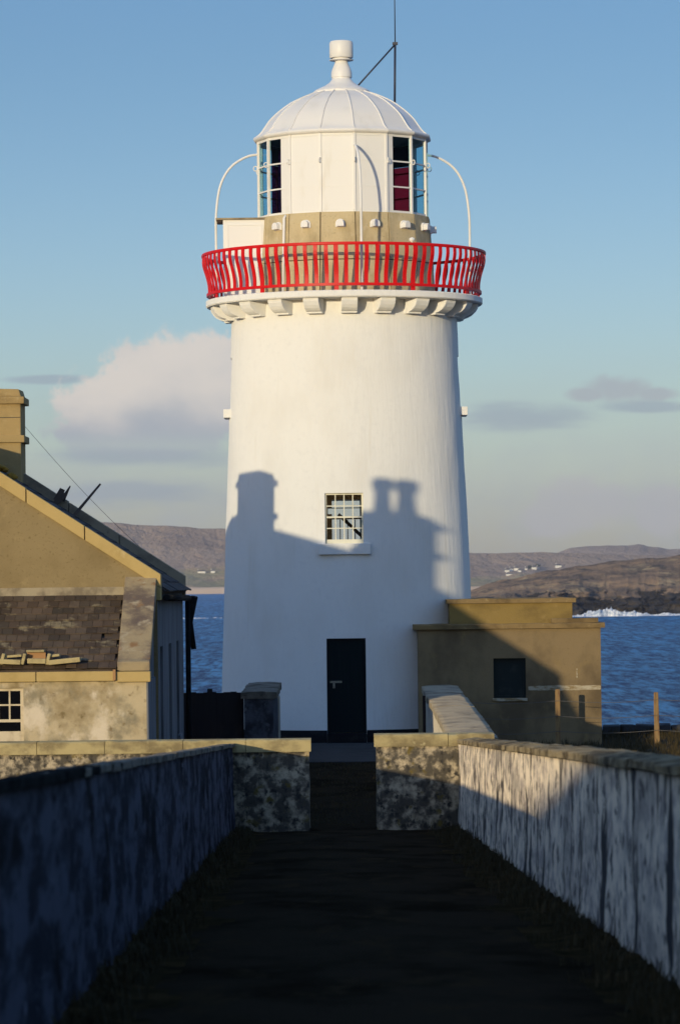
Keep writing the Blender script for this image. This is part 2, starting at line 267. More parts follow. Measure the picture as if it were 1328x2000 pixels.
# ------------------------------------------------------------------ mesh helpers
def V(*a): return Vector(a)
def tag(o, label=None, cat=None, group=None, kind=None):
    if label: o['label'] = label
    if cat: o['category'] = cat
    if group: o['group'] = group
    if kind: o['kind'] = kind
    return o
def empty(name, loc, label=None, cat=None, group=None, rz=0):
    o = bpy.data.objects.new(name, None); col.objects.link(o); o.location = loc; o.rotation_euler.z = rz
    o.empty_display_size = 0.3
    return tag(o, label, cat, group)

class MB:
    def __init__(s): s.v = []; s.f = []; s.m = []; s.sm = []
    def add(s, verts, faces, mi=0, smooth=False):
        b = len(s.v); s.v += [tuple(p) for p in verts]
        for f in faces: s.f.append([i + b for i in f]); s.m.append(mi); s.sm.append(smooth)
        return s
    def hexa(s, p, mi=0):
        """8 corners: bottom 4 ccw, top 4 ccw"""
        return s.add(p, [(3, 2, 1, 0), (4, 5, 6, 7), (0, 1, 5, 4), (1, 2, 6, 5), (2, 3, 7, 6), (3, 0, 4, 7)], mi)
    def box(s, x0, x1, y0, y1, z0, z1, mi=0):
        return s.hexa([(x0, y0, z0), (x1, y0, z0), (x1, y1, z0), (x0, y1, z0), (x0, y0, z1), (x1, y0, z1), (x1, y1, z1), (x0, y1, z1)], mi)
    def obox(s, c, sz, mat3=None, mi=0):
        h = Vector(sz) / 2; pts = []
        for z in (-1, 1):
            for x, y in ((-1, -1), (1, -1), (1, 1), (-1, 1)):
                p = Vector((x * h.x, y * h.y, z * h.z))
                pts.append(Vector(c) + (mat3 @ p if mat3 else p))
        return s.hexa(pts, mi)
    def prism(s, poly, axis, a0, a1, mi=0):
        """poly in the plane across axis ('x': (y,z), 'y': (x,z), 'z': (x,y)), extruded a0..a1"""
        def mk(p, a): return {'x': (a, p[0], p[1]), 'y': (p[0], a, p[1]), 'z': (p[0], p[1], a)}[axis]
        n = len(poly); vs = [mk(p, a0) for p in poly] + [mk(p, a1) for p in poly]
        fs = [list(range(n))[::-1], list(range(n, 2 * n))] + [(i, (i + 1) % n, n + (i + 1) % n, n + i) for i in range(n)]
        return s.add(vs, fs, mi)
    def lathe(s, prof, seg=64, a0=0.0, mi=0, smooth=True, cap=True, cx=0, cy=0, gore=False):
        """prof: (r, z) bottom to top; angle from the camera side (-y) towards +x"""
        def pt(r, z, t): return (cx + r * math.sin(t), cy - r * math.cos(t), z)
        n = len(prof)
        if gore:
            for j in range(seg):
                t0 = a0 + 2 * math.pi * j / seg; t1 = a0 + 2 * math.pi * (j + 1) / seg
                vs = [pt(r, z, t0) for r, z in prof] + [pt(r, z, t1) for r, z in prof]
                s.add(vs, [(i, n + i, n + i + 1, i + 1) for i in range(n - 1)], mi, smooth)
            return s
        vs = []
        for j in range(seg):
            t = a0 + 2 * math.pi * j / seg
            vs += [pt(r, z, t) for r, z in prof]
        fs = []
        for j in range(seg):
            k = (j + 1) % seg
            for i in range(n - 1): fs.append((j * n + i, k * n + i, k * n + i + 1, j * n + i + 1))
        s.add(vs, fs, mi, smooth)
        if cap:
            b = len(s.v) - len(vs)
            s.f.append([b + j * n for j in range(seg)][::-1]); s.m.append(mi); s.sm.append(False)
            s.f.append([b + j * n + n - 1 for j in range(seg)]); s.m.append(mi); s.sm.append(False)
        return s
    def tube(s, pts, r, seg=8, mi=0, closed=False):
        pts = [Vector(p) for p in pts]; n = len(pts); rs = r if isinstance(r, (list, tuple)) else [r] * n
        vs = []; up = None
        for i, p in enumerate(pts):
            if closed: t = pts[(i + 1) % n] - pts[i - 1]
            else: t = pts[min(i + 1, n - 1)] - pts[max(i - 1, 0)]
            t.normalize()
            if up is None: up = t.orthogonal().normalized()
            up = (up - t * up.dot(t)).normalized(); w = t.cross(up)
            for k in range(seg):
                a = 2 * math.pi * k / seg
                vs.append(p + (up * math.cos(a) + w * math.sin(a)) * rs[i])
        fs = []
        for i in range(n if closed else n - 1):
            j = (i + 1) % n
            for k in range(seg): fs.append((i * seg + k, i * seg + (k + 1) % seg, j * seg + (k + 1) % seg, j * seg + k))
        s.add(vs, fs, mi, True)
        if not closed:
            b = len(s.v) - len(vs)
            s.f.append([b + k for k in range(seg)][::-1]); s.m.append(mi); s.sm.append(False)
            s.f.append([b + (n - 1) * seg + k for k in range(seg)]); s.m.append(mi); s.sm.append(False)
        return s
    def grid(s, nx, ny, fn, mi=0, smooth=True):
        vs = [fn(i / nx, j / ny) for j in range(ny + 1) for i in range(nx + 1)]
        w = nx + 1
        fs = [(j * w + i, j * w + i + 1, (j + 1) * w + i + 1, (j + 1) * w + i) for j in range(ny) for i in range(nx)]
        return s.add(vs, fs, mi, smooth)
    def mesh(s, name, mats):
        me = bpy.data.meshes.new(name); me.from_pydata(s.v, [], s.f); me.update()
        for m in (mats if isinstance(mats, (list, tuple)) else [mats]): me.materials.append(m)
        me.polygons.foreach_set('material_index', s.m); me.polygons.foreach_set('use_smooth', s.sm)
        return me
    def build(s, name, mats, parent=None, bevel=0, fix=True):
        me = s.mesh(name, mats)
        if fix:
            bm = bmesh.new(); bm.from_mesh(me); bmesh.ops.recalc_face_normals(bm, faces=bm.faces); bm.to_mesh(me); bm.free()
        o = bpy.data.objects.new(name, me); col.objects.link(o); o.parent = parent
        if bevel:
            md = o.modifiers.new('bevel', 'BEVEL'); md.width = bevel; md.segments = 2; md.limit_method = 'ANGLE'; md.angle_limit = R(40)
            md.harden_normals = False
        return o
def dup(o, parent=None, loc=None, rz=None):
    c = o.copy(); col.objects.link(c)
    c.parent = parent if parent is not None else o.parent
    if loc is not None: c.location = loc
    if rz is not None: c.rotation_euler.z = rz
    return c
def tone(o, lo, hi, per):
    """random brightness per loose piece (per = faces in a piece)"""
    me = o.data; at_ = me.color_attributes.new('tone', 'FLOAT_COLOR', 'CORNER'); rr = random.Random(5)
    vals = []
    for i, p in enumerate(me.polygons):
        if i % per == 0: t = rr.uniform(lo, hi); w = rr.uniform(-0.06, 0.06)
        for _ in p.loop_indices: vals += [t + w, t, t - w * 0.5, 1]
    at_.data.foreach_set('color', vals)
def fbm(x, y, z=0.0, o=5): return noise.fractal(Vector((x, y, z)), 0.9, 2.0, o)
def cut(o, cutters):
    """real openings: boolean difference, baked into the mesh"""
    tmp = []
    for me_b in cutters:
        me = me_b.mesh('cutter', []); c = bpy.data.objects.new('cutter', me); col.objects.link(c); c.parent = o.parent; tmp.append(c)
        bm = bmesh.new(); bm.from_mesh(me); bmesh.ops.recalc_face_normals(bm, faces=bm.faces); bm.to_mesh(me); bm.free()
        md = o.modifiers.new('cut', 'BOOLEAN'); md.object = c; md.solver = 'EXACT'; md.operation = 'DIFFERENCE'
    dg = bpy.context.evaluated_depsgraph_get()
    me = bpy.data.meshes.new_from_object(o.evaluated_get(dg))
    o.modifiers.clear(); o.data = me
    for c in tmp: bpy.data.objects.remove(c)

# ------------------------------------------------------------------ ground, path, sea
SEA = -12.5
DRIFT = -0.00427
def lx(y): return -1.44 + DRIFT * y       # inner face of the left path wall
def rx(y): return 2.04 + DRIFT * y        # inner face of the right path wall
def pz(y):                                # level of the path / yard
    if y < 59.2: return 1.96 - 0.038 * y
    if y < 75: return -0.29 + 0.29 * (y - 59.2) / 15.8
    return 0.0
def gz(x, y):
    z = pz(max(y, -60)) - 0.06
    e = max(0, y - 91.5)
    z -= 14.5 * min(1, e / 26) ** 0.8
    e = max(0, abs(x) - 60); z -= 18 * min(1, e / 40)
    e = max(0, -60 - y); z -= 0.0 * e
    return z
def ground_pt(a, b):
    x = -130 + 260 * a; x = math.copysign(abs(x / 130) ** 1.7, x) * 130
    y = -110 + 240 * b
    return (x, y, gz(x, y) + 0.035 * fbm(x * 0.6, y * 0.6) * (1 if abs(x) > 3.2 or y > 76 else 0.3))
tag(MB().grid(90, 160, ground_pt).build('ground', M['land'], fix=False), kind='structure')
def path_pt(a, b):
    y = -4.5 + 63.9 * b; w = rx(y) - lx(y); x = lx(y) + 0.0 + w * a
    edge = min(a, 1 - a) * w
    return (x, y, pz(y) + 0.015 * fbm(x * 1.5, y * 0.8) - 0.03 * (abs(a - .5) * 2) ** 2 + 0.22 * max(0, 0.34 + 0.12 * fbm(y * .7, a * 3) - edge) * (1 + .6 * fbm(x * 2, y * 1.3)))
pth = MB().grid(36, 300, path_pt).build('path', [M['asphalt'], M['moss']], fix=False)
for p in pth.data.polygons:
    c = p.center; a = min(c.x - lx(c.y), rx(c.y) - c.x)
    if a < 0.50 + 0.30 * fbm(c.x * 0.8, c.y * 0.5): p.material_index = 1
tag(pth, kind='structure')
def verge_pt(a, b):
    y = 59.3 + 15.9 * b; x = -1.35 + 3.1 * a
    return (x, y, pz(y) + 0.03 * fbm(x * 2, y * 1.2))
tag(MB().grid(20, 60, verge_pt).build('footpath', M['asphalt'], fix=False), kind='structure')
tag(MB().box(-3.2, 2.0, 75.2, 86, -0.12, 0.02).build('pavement', M['apron'], bevel=0.02), kind='structure')
tag(MB().grid(1, 1, lambda a, b: (-40000 + 80000 * a, -300 + 45300 * b, SEA)).build('sea', M['sea'], fix=False), kind='structure')

# ------------------------------------------------------------------ far land
def interp(tab, x):
    if x <= tab[0][0]: return tab[0][1]
    for (x0, y0), (x1, y1) in zip(tab, tab[1:]):
        if x <= x1: return y0 + (y1 - y0) * (x - x0) / (x1 - x0)
    return tab[-1][1]
def sstep(t): t = max(0, min(1, t)); return t * t * (3 - 2 * t)
HEAD = [(860, 1168), (890, 1160), (922, 1149), (948, 1138), (981, 1131), (1061, 1117), (1126, 1104), (1190, 1097), (1254, 1088), (1328, 1081), (1500, 1060), (1700, 1040)]
def head_h(u, y):
    """ground height of the headland in the direction u at distance y"""
    p = at(u, interp(HEAD, u), 1960)
    shore = 1748 + 12 * fbm(u * 0.02, 1.3, 0, 3) + 3 * fbm(u * 0.11, 4.1, 0, 3)
    t = y - shore
    tap = min(1.0, 0.45 + (u - 860) / 240); cl = 8.0 * tap; cn = (2.4 * fbm(u * 0.025, y * 0.02, 7.7, 3) + 0.8 * fbm(u * 0.08, y * 0.07, 2.2, 3)) * tap
    crest = p.z
    if t < 0: z = SEA + t * 0.25
    elif t < 34: z = SEA + (cl + cn) * (t / 34) ** 0.55
    elif y < 1960: z = SEA + cl + cn * math.exp(-(t - 34) / 18) + (crest - SEA - cl) * (((t - 34) / (1960 - shore - 34)) ** 0.8)
    else: z = crest - (y - 1960) * 0.10
    wx = p.x * y / 1960
    z += (1.5 * fbm(wx * 0.022, y * 0.011, 3.3) + 1.0 * fbm(wx * 0.08, y * 0.03, 8.3)) * min(1, max(0, t / 20))
    tip = sstep((u - 868) / 34)
    return SEA - 3 + (z - SEA + 3) * tip
def head_pt(a, b):
    u = 840 + 860 * a
    y = 1715 + 110 * (b / 0.35) if b < 0.35 else 1825 + 600 * ((b - 0.35) / 0.65)
    p = at(u, 1140, y); z = head_h(u, y); near = math.exp(-max(0, y - 1760) / 45)
    return (p.x + near * 4 * fbm(z * .5, y * .1, 2.2, 4), y + near * 9 * fbm(p.x * .05, z * .45, 6.1, 5), z)
hl = MB().grid(420, 110, head_pt).build('headland', [M['headland'], M['cliff']], fix=False)
for p in hl.data.polygons:
    if p.center.z < SEA + 8.6 + 4.5 * fbm(p.center.x * 0.035, p.center.y * 0.02, p.center.z * .1) and p.center.y < 1830: p.material_index = 1  # dark rock colour, carried higher to paint in the shade on the cliff
tag(hl, kind='structure')

HILL = [(-400, 1008), (100, 1014), (210, 1020), (265, 1024), (330, 1027), (440, 1033), (600, 1055), (760, 1073), (920, 1079), (1090, 1079), (1250, 1084), (1500, 1090), (1900, 1096)]
def hill_h(u, y):
    p = at(u, interp(HILL, u), 8100)
    t = (y - 7000) / 1100
    if t < 0: z = SEA - 4
    elif t <= 1:
        tt = 0.03 + 0.30 * t + 0.67 * t ** 2.2
        z = SEA + 3 + (p.z - SEA - 3) * tt
    else: z = p.z - (y - 8100) * 0.05
    return z + 9 * fbm(u * 0.012, y * 0.0016, 1.1, 6) * max(0.0, min(1, t * 2)) * (1 - 0.75 * sstep((t - 0.7) / 0.3))
def hill_pt(a, b):
    u = -500 + 2300 * a; y = 6900 + 2200 * b
    p = at(u, 1140, y); return (p.x, y, hill_h(u, y))
fh = MB().grid(300, 90, hill_pt).build('hills', [M['far_hill'], M['far_field'], M['sand']], fix=False)
for p in fh.data.polygons:
    t = (p.center.y - 7000) / 1100; n = fbm(p.center.x * 0.0012, p.center.y * 0.001, 2)
    if t < 0.10: p.material_index = 2
    elif t < 0.50 + 0.16 * n: p.material_index = 1
tag(fh, kind='structure')
MTN = [(1000, 1085), (1090, 1079), (1110, 1072), (1127, 1068), (1170, 1066), (1225, 1065), (1245, 1063.5), (1290, 1070), (1310, 1073), (1328, 1072), (1420, 1068), (1600, 1085)]
def mtn_pt(a, b):
    u = 1000 + 600 * a; y = 11500 + 2500 * b
    p = at(u, interp(MTN, u), 13000); s = sstep(b / 0.6) if b < 0.6 else 1 - 0.3 * (b - 0.6)
    q = at(u, 1140, y)
    return (q.x, y, SEA - 3 + (p.z - SEA + 3) * s + 3 * fbm(u * .05, y * .001))
tag(MB().grid(120, 24, mtn_pt).build('mountain', M['far_hill'], fix=False), kind='structure')

# surf against the headland and a line of foam on the left
def surf_pt(a, b):
    u = 1085 + 330 * a; y = 1716 + 26 * b
    p = at(u, 1140, y)
    burst = 3.4 * math.exp(-((u - 1188) / 26) ** 2) + 1.5 * math.exp(-((u - 1240) / 22) ** 2) + 1.0 * math.exp(-((u - 1300) / 16) ** 2) + 1.2 * math.exp(-((u - 1150) / 18) ** 2)
    h = (0.25 + burst * (0.8 + 0.45 * fbm(u * 0.10, y * 0.12, 2.1, 3)) + 0.7 * max(0, fbm(u * 0.06, 3.3, 0, 3))) * math.sin(math.pi * min(1, b * 1.05)) ** 0.8
    return (p.x, y + 5 * fbm(u * 0.05, 9.9), SEA - 0.4 + max(0, h * (1 + .35 * fbm(u * 0.35, y * 0.35, 5, 4)) + 0.30 * fbm(u * 0.3, y * 0.3, 0, 4)) + 0.45 * math.sin(math.pi * b))
tag(MB().grid(260, 14, surf_pt).build('surf', M['foam'], fix=False), 'white surf breaking along the foot of the dark headland', 'surf', kind='stuff')
def line_pt(a, b):
    u = 330 + 130 * a; y = 1830 + 60 * b + 14 * fbm(u * 0.06, 3)
    p = at(u, 1140, y)
    return (p.x, y, SEA - 0.5 + (0.62 + 0.8 * fbm(u * 0.13, b * 1.5 + 2)) * math.sin(math.pi * b))
tag(MB().grid(110, 8, line_pt).build('sea_foam', M['foam'], fix=False), 'thin line of breaking foam on the open water left of the tower', 'foam', kind='stuff')

# far cottages
def cottage(u, v, w, d, h, label, group, rz=0.0):
    lo, hi = 7050.0, 8080.0
    for _ in range(40):
        y = (lo + hi) / 2
        if at(u, v, y).z > hill_h(u, y): lo = y
        else: hi = y
    p = at(u, v, y); z = hill_h(u, y) - 0.6
    r = empty('cottage', (p.x, y, z), label, 'cottage', group, rz)
    MB().box(-w / 2, w / 2, 0, d, -2, h).build('wall', M['house_far'], r)
    MB().prism([(-0.4, h + 0.01), (d + 0.4, h + 0.01), (d / 2, h + d * 0.42)], 'x', -w / 2 - .3, w / 2 + .3).build('roof', M['roof_far'], r)
    m = MB(); m.box(-w / 2 + 0.3, -w / 2 + 1.5, d / 2 - .6, d / 2 + .6, h + d * 0.3, h + d * 0.42 + 1.6); m.build('chimney', M['house_far'], r)
    return r
GV = 'white cottages in the village across the bay'
cottage(990, 1117, 9, 7, 4.2, 'small white cottage at the left end of the far village row', GV)
cottage(998, 1115, 7, 7, 4.6, 'second white cottage from the left in the far village row', GV, .1)
cottage(1007, 1114, 8, 7, 5.0, 'middle white cottage of the far village row', GV, -.1)
cottage(1014, 1117, 6, 6, 3.6, 'low white cottage at the right end of the far village row', GV)
cottage(994, 1124, 12, 6, 3.2, 'long low white house below the far village row', GV)
cottage(1043, 1112, 9, 7, 4.8, 'white house beside the dark clump up from the far village', GV, .2)
cottage(1050, 1111, 5, 6, 3.5, 'tiny white house at the end of the lane above the far village', GV)
cottage(1027, 1113, 5, 6, 3.4, 'tiny pale house standing alone between the far village groups', GV)
cottage(1091, 1109, 11, 8, 5.5, 'white gabled house just clearing the brow of the headland', GV, .3)
GL = 'white cottages on the far shore left of the tower'
cottage(394, 1119, 15, 7, 3.6, 'long pale farmhouse on the far shore left of the tower', GL)
cottage(416, 1119, 8, 7, 4.4, 'small bright cottage on the far shore close to the tower edge', GL)
tr = []
def far_tree(u, v, w, h, label):
    lo, hi = 7050.0, 8080.0
    for _ in range(40):
        y = (lo + hi) / 2
        if at(u, v, y).z > hill_h(u, y): lo = y
        else: hi = y
    p = at(u, v, y); r = empty('tree_clump', (p.x, y, hill_h(u, y)), label, 'trees', 'tree clumps by the far village')
    mb = MB(); rn = random.Random(int(u))
    for i in range(420):
        t = Vector((rn.gauss(0, w * .28), rn.gauss(0, w * .2), h * (0.25 + 0.7 * rn.random() ** 0.7)))
        e = Euler((rn.random() * 6, rn.random() * 6, rn.random() * 6)).to_matrix(); s_ = 0.5 + rn.random() * .8
        mb.add([t + e @ V(-s_, -s_, 0), t + e @ V(s_, -s_, 0), t + e @ V(s_, s_, 0), t + e @ V(-s_, s_, 0)], [(0, 1, 2, 3)])
    mb.build('crown', layered('far_leaves', (0.035, 0.045, 0.03)), r, fix=False)
    for q in (-1, 1): MB().tube([(q * w * .15, 0, -.5), (q * w * .18, 0, h * .5)], .25).build('trunk', M['timber'], r)
far_tree(1036, 1111, 9, 6, 'dark clump of trees beside the white house above the far village')
far_tree(1049, 1108, 7, 5, 'small dark clump of trees behind the tiny houses above the far village')

# ------------------------------------------------------------------ lighthouse
TX, TY = 0.15, 87.0
LH = empty('lighthouse', (TX, TY, 0), 'white round lighthouse tower with red gallery railing and white domed lantern', 'lighthouse')
def tr_(z):
    return interp([(0, 2.90), (1.3, 2.855), (3.38, 2.785), (9.3, 2.555), (9.8, 2.54)], z)
mb = MB(); prof = []
zz = [0.0 + 9.78 * i / 60 for i in range(61)]
SEG = 128; vs = []
for j in range(SEG):
    t = 2 * math.pi * j / SEG
    for z in zz:
        r = tr_(z) + 0.012 * fbm(math.sin(t) * 2.2, math.cos(t) * 2.2, z * 0.55) + 0.006 * fbm(math.sin(t) * 8, math.cos(t) * 8, z * 1.2)
        vs.append((r * math.sin(t), -r * math.cos(t), z))
n = len(zz); fs = []
for j in range(SEG):
    k2 = (j + 1) % SEG
    for i in range(n - 1): fs.append((j * n + i, k2 * n + i, k2 * n + i + 1, j * n + i + 1))
fs.append([j * n for j in range(SEG)][::-1]); fs.append([j * n + n - 1 for j in range(SEG)])
mb.add(vs, fs, 0, True); mb.sm[-1] = mb.sm[-2] = False
tower = mb.build('tower', M['tower'], LH)
WX, WZ0, WZ1, WW = -0.06, 4.38, 5.49, 0.84
DX, DZ1, DW = -0.05, 2.30, 0.86
cut(tower, [MB().box(WX - WW / 2, WX + WW / 2, -3.2, 3.2, WZ0, WZ1), MB().box(DX - DW / 2, DX + DW / 2, -3.2, -2.60, 0.22, DZ1),
            MB().box(2.34, 3.2, -0.42, 0.42, 7.46, 8.62), MB().box(-3.2, -2.34, -0.42, 0.42, 7.46, 8.62)])
for p in tower.data.polygons: p.use_smooth = True
md = tower.modifiers.new('ws', 'EDGE_SPLIT'); md.split_angle = R(35)
# black plinth with a gap at the door
pl = MB(); a_d = math.asin((DW / 2) / 2.9)
for j in range(96):
    t0 = a_d + (2 * math.pi - 2 * a_d) * j / 96; t1 = a_d + (2 * math.pi - 2 * a_d) * (j + 1) / 96
    def q(r, t, z): return (r * math.sin(t) + DX * (abs(math.cos(t)) if math.cos(t) > 0 else 0), -r * math.cos(t), z)
    pl.add([q(2.945, t0, -0.1), q(2.945, t1, -0.1), q(2.93, t1, .29), q(2.93, t0, .29), q(2.8, t1, .29), q(2.8, t0, .29)], [(0, 1, 2, 3), (3, 2, 4, 5)], 0, True)
plo = pl.build('plinth', M['black'], LH)
MB().box(DX - DW / 2 + .004, DX + DW / 2 - .004, -3.02, -2.62, -0.08, 0.225).build('doorstep', M['black'], LH, bevel=.01)
# door: boarded leaf, frame, hasp
dm = MB(); nbd = 7
for i in range(nbd):
    x0 = DX - DW / 2 + .05 + (DW - .10) * i / nbd; x1 = x0 + (DW - .10) / nbd - .006
    dm.box(x0, x1, -2.735, -2.69, 0.235, DZ1 - .05)
dm.box(DX - DW / 2 + .05, DX + DW / 2 - .05, -2.70, -2.66, 0.235, DZ1 - .05)
door = dm.build('door', M['door'], LH)
fm = MB(); fm.box(DX - DW / 2 + .002, DX - DW / 2 + .05, -2.76, -2.65, .23, DZ1 - .002); fm.box(DX + DW / 2 - .05, DX + DW / 2 - .002, -2.76, -2.65, .23, DZ1 - .002)
fm.box(DX - DW / 2 + .05, DX + DW / 2 - .05, -2.76, -2.65, DZ1 - .05, DZ1 - .002); fm.build('frame', M['black'], door)
hp = MB(); hp.box(DX - .36, DX - .10, -2.755, -2.737, 1.325, 1.37); hp.box(DX - .30, DX - .25, -2.78, -2.755, 1.21, 1.36); hp.tube([(DX - .12, -2.75, 1.3475), (DX - .12, -2.79, 1.3475)], .02)
hp.build('handle', M['brass'], door)
# front window: 4 x 4 sash over a pale room with a stair
def sash(parent, cx, y, z0, z1, w, nx, rows, bar=.022, fr=.035, dep=.05, mat='window_white', meet=None, bot=0.09, glassmat='glass', name='frame'):
    f = MB(); x0, x1 = cx - w / 2, cx + w / 2
    f.box(x0, x0 + fr, y, y + dep, z0, z1); f.box(x1 - fr, x1, y, y + dep, z0, z1)
    f.box(x0 + fr, x1 - fr, y, y + dep, z1 - fr, z1); f.box(x0 + fr, x1 - fr, y, y + dep, z0, z0 + bot)
    gx0, gx1, gz0, gz1 = x0 + fr, x1 - fr, z0 + bot, z1 - fr
    for i in range(1, nx):
        xx = gx0 + (gx1 - gx0) * i / nx; f.box(xx - bar / 2, xx + bar / 2, y + .008, y + dep - .008, gz0, gz1)
    for i in range(1, rows):
        z_ = gz0 + (gz1 - gz0) * i / rows; hb = bar / 2 * (1.7 if meet == i else 1)
        f.box(gx0, gx1, y + (.004 if meet == i else .010), y + dep - .010, z_ - hb, z_ + hb)
    fo = f.build(name, M[mat], parent)
    MB().box(gx0, gx1, y + dep * .45, y + dep * .55, gz0, gz1).build('pane', M[glassmat], fo)
    return fo
win = MB().box(WX - .575, WX + .575, -2.84, -2.60, 4.14, WZ0 - .004).build('window', M['tower'], LH, bevel=.012)
sash(win, WX, -2.60, WZ0 + .002, WZ1 - .002, WW - .004, 4, 4, meet=2)
st = MB()
st.obox((WX + .16, .2, 4.80), (.80, .08, .075), Matrix.Rotation(R(44), 3, 'Y')); st.box(WX - .40, WX + .41, .5, .56, 4.965, 5.03); st.box(WX - .40, WX + .41, .6, .63, 5.215, 5.235)
for i in range(3): st.box(WX - .10 + .17 * i, WX - .078 + .17 * i, .6, .63, 4.42, 4.96)
st.build('stair', M['stair'], win)
rv = MB(); rv.box(WX - .418, WX - .27, -1.6, -1.5, WZ0 + .004, 5.05); rv.box(WX - .418, WX - .27, -1.6, -1.5, 5.19, WZ1 - .004); rv.box(WX - .27, WX + .418, -1.6, -1.5, 5.37, WZ1 - .004); rv.build('shutter', M['post_wood'], win)
w3 = MB().box(WX - .575, WX + .575, 2.60, 2.84, 4.14, WZ0 - .004).build('window', M['tower'], LH, bevel=.012)
f = MB(); f.box(WX - .418, WX - .37, 2.55, 2.60, WZ0 + .002, WZ1 - .002); f.box(WX + .37, WX + .418, 2.55, 2.60, WZ0 + .002, WZ1 - .002); f.box(WX - .37, WX + .37, 2.55, 2.60, WZ0 + .002, WZ0 + .06); f.box(WX - .37, WX + .37, 2.55, 2.60, WZ1 - .06, WZ1 - .002)
fo = f.build('frame', M['window_white'], w3); MB().box(WX - .37, WX + .37, 2.57, 2.575, WZ0 + .06, WZ1 - .06).build('pane', M['glass'], fo)
for s in (-1, 1):                                                   # windows high on both flanks
    w2 = MB().box(s * 2.52, s * 2.75, -.52, .52, 7.27, 7.46).build('window', M['tower'], LH, bevel=.01)
    f = MB()
    f.box(s * 2.44, s * 2.49, -.418, -.37, 7.462, 8.618); f.box(s * 2.44, s * 2.49, .37, .418, 7.462, 8.618)
    f.box(s * 2.44, s * 2.49, -.37, .37, 7.462, 7.54); f.box(s * 2.44, s * 2.49, -.37, .37, 8.56, 8.618); f.box(s * 2.45, s * 2.485, -.012, .012, 7.54, 8.56); f.box(s * 2.45, s * 2.485, -.37, -.014, 8.02, 8.05); f.box(s * 2.45, s * 2.485, .014, .37, 8.02, 8.05)
    fo = f.build('frame', M['window_white'], w2)
    MB().box(s * 2.455, s * 2.46, -.37, .37, 7.54, 8.56).build('pane', M['dark_glass'], fo)
# gallery
ga = MB().lathe([(2.3, 9.775), (3.10, 9.775), (3.13, 9.80), (3.13, 9.915), (3.10, 9.93), (2.3, 9.93)], 96)
gal = ga.build('gallery', M['tower'], LH)
gal.modifiers.new('es', 'EDGE_SPLIT').split_angle = R(30)
# corbels
cp = [(2.40, 9.775), (3.035, 9.775), (3.02, 9.70), (2.97, 9.62), (2.90, 9.555), (2.81, 9.51), (2.72, 9.485), (2.72, 9.45), (2.40, 9.45)]
cm = MB().prism([(-a, z) for a, z in cp], 'x', -.175, .175)
cor0 = cm.build('corbel', M['tower'], LH, bevel=.008)
for i in range(22):
    th = R(2.2) + 2 * math.pi * i / 22
    o = cor0 if i == 0 else dup(cor0)
    o.rotation_euler.z = th
# railing
rl = MB()
def ring(r, z, rad, seg=120): return [(r * math.sin(2 * math.pi * i / seg), -r * math.cos(2 * math.pi * i / seg), z) for i in range(seg)]
rl.lathe([(3.16, 10.91), (3.215, 10.91), (3.225, 10.94), (3.215, 10.975), (3.16, 10.975), (3.155, 10.94), (3.16, 10.91)], 96, cap=False)
rl.lathe([(3.025, 10.025), (3.115, 10.025), (3.115, 10.085), (3.025, 10.085), (3.025, 10.025)], 96, cap=False)
railing = rl.build('railing', M['red'], LH); railing.modifiers.new('es', 'EDGE_SPLIT').split_angle = R(40)
def bar_mesh(w, z0):
    b = MB(); pts = []
    for i in range(13):
        t = i / 12; z = 10.94 - (10.94 - 10.06) * t
        r = 3.19 - 0.005 * math.sin(t * 3) - 0.12 * sstep((t - 0.12) / 0.75) + 0.012 * math.sin(math.pi * min(1, t * 2.2))
        pts.append((r, z))
    if z0 < 10.05: pts.append((pts[-1][0], z0))
    n_ = len(pts); vs_ = []
    for r, z in pts: vs_ += [(-w / 2, -r - .013, z), (w / 2, -r - .013, z), (w / 2, -r + .013, z), (-w / 2, -r + .013, z)]
    fs_ = [(0, 1, 2, 3)]
    for i in range(n_ - 1):
        for c in range(4): fs_.append((i * 4 + c, i * 4 + (c + 1) % 4, i * 4 + 4 + (c + 1) % 4, i * 4 + 4 + c))
    fs_.append([(n_ - 1) * 4 + c for c in (3, 2, 1, 0)])
    b.add(vs_, fs_, 0, False); return b
bal = bar_mesh(.086, 10.06).build('baluster', M['red'], railing); pst = bar_mesh(.10, 9.93).build('post', M['red'], railing)
fb = fp = True
for i in range(88):
    th = R(-3.1) + 2 * math.pi * i / 88
    if i % 8 == 0:
        o = pst if fp else dup(pst); fp = False
    else:
        o = bal if fb else dup(bal); fb = False
    o.rotation_euler.z = th + random.uniform(-.003, .003)
lp = MB(); th = R(28); px_, py_ = 3.19 * math.sin(th), -3.19 * math.cos(th)
lp.lathe([(.0, 10.97), (.035, 10.97), (.035, 11.0), (.06, 11.005), (.065, 11.05), (.045, 11.075), (.0, 11.085)], 16, cx=px_, cy=py_, cap=False)
lp.build('rail_lamp', M['white'], LH)
# bare concrete base of the lantern: sixteen-sided, jointed blocks
A0 = R(7.7); NS = 16
def pol(r, t): return (r * math.sin(t), -r * math.cos(t))
mu = MB(); g = .013
zs = [(9.932, 10.685), (10.705, 11.755)]
def mr(z): return 2.10 + (1.985 - 2.10) * (z - 9.93) / 1.83
for k_ in range(NS):
    t0 = A0 + k_ * 2 * math.pi / NS; t1 = t0 + 2 * math.pi / NS
    for (z0, z1) in zs:
        pts = []
        for z in (z0, z1):
            r = mr(z); a = Vector(pol(r, t0)); b = Vector(pol(r, t1)); d = (b - a).normalized(); a += d * g; b -= d * g
            ci = Vector(pol(r - .25, t0)); di = Vector(pol(r - .25, t1))
            pts += [(a.x, a.y, z), (b.x, b.y, z), (di.x, di.y, z), (ci.x, ci.y, z)]
        mu.hexa(pts)
mur = mu.build('lantern_base', [M['murette'], M['joint']], LH)
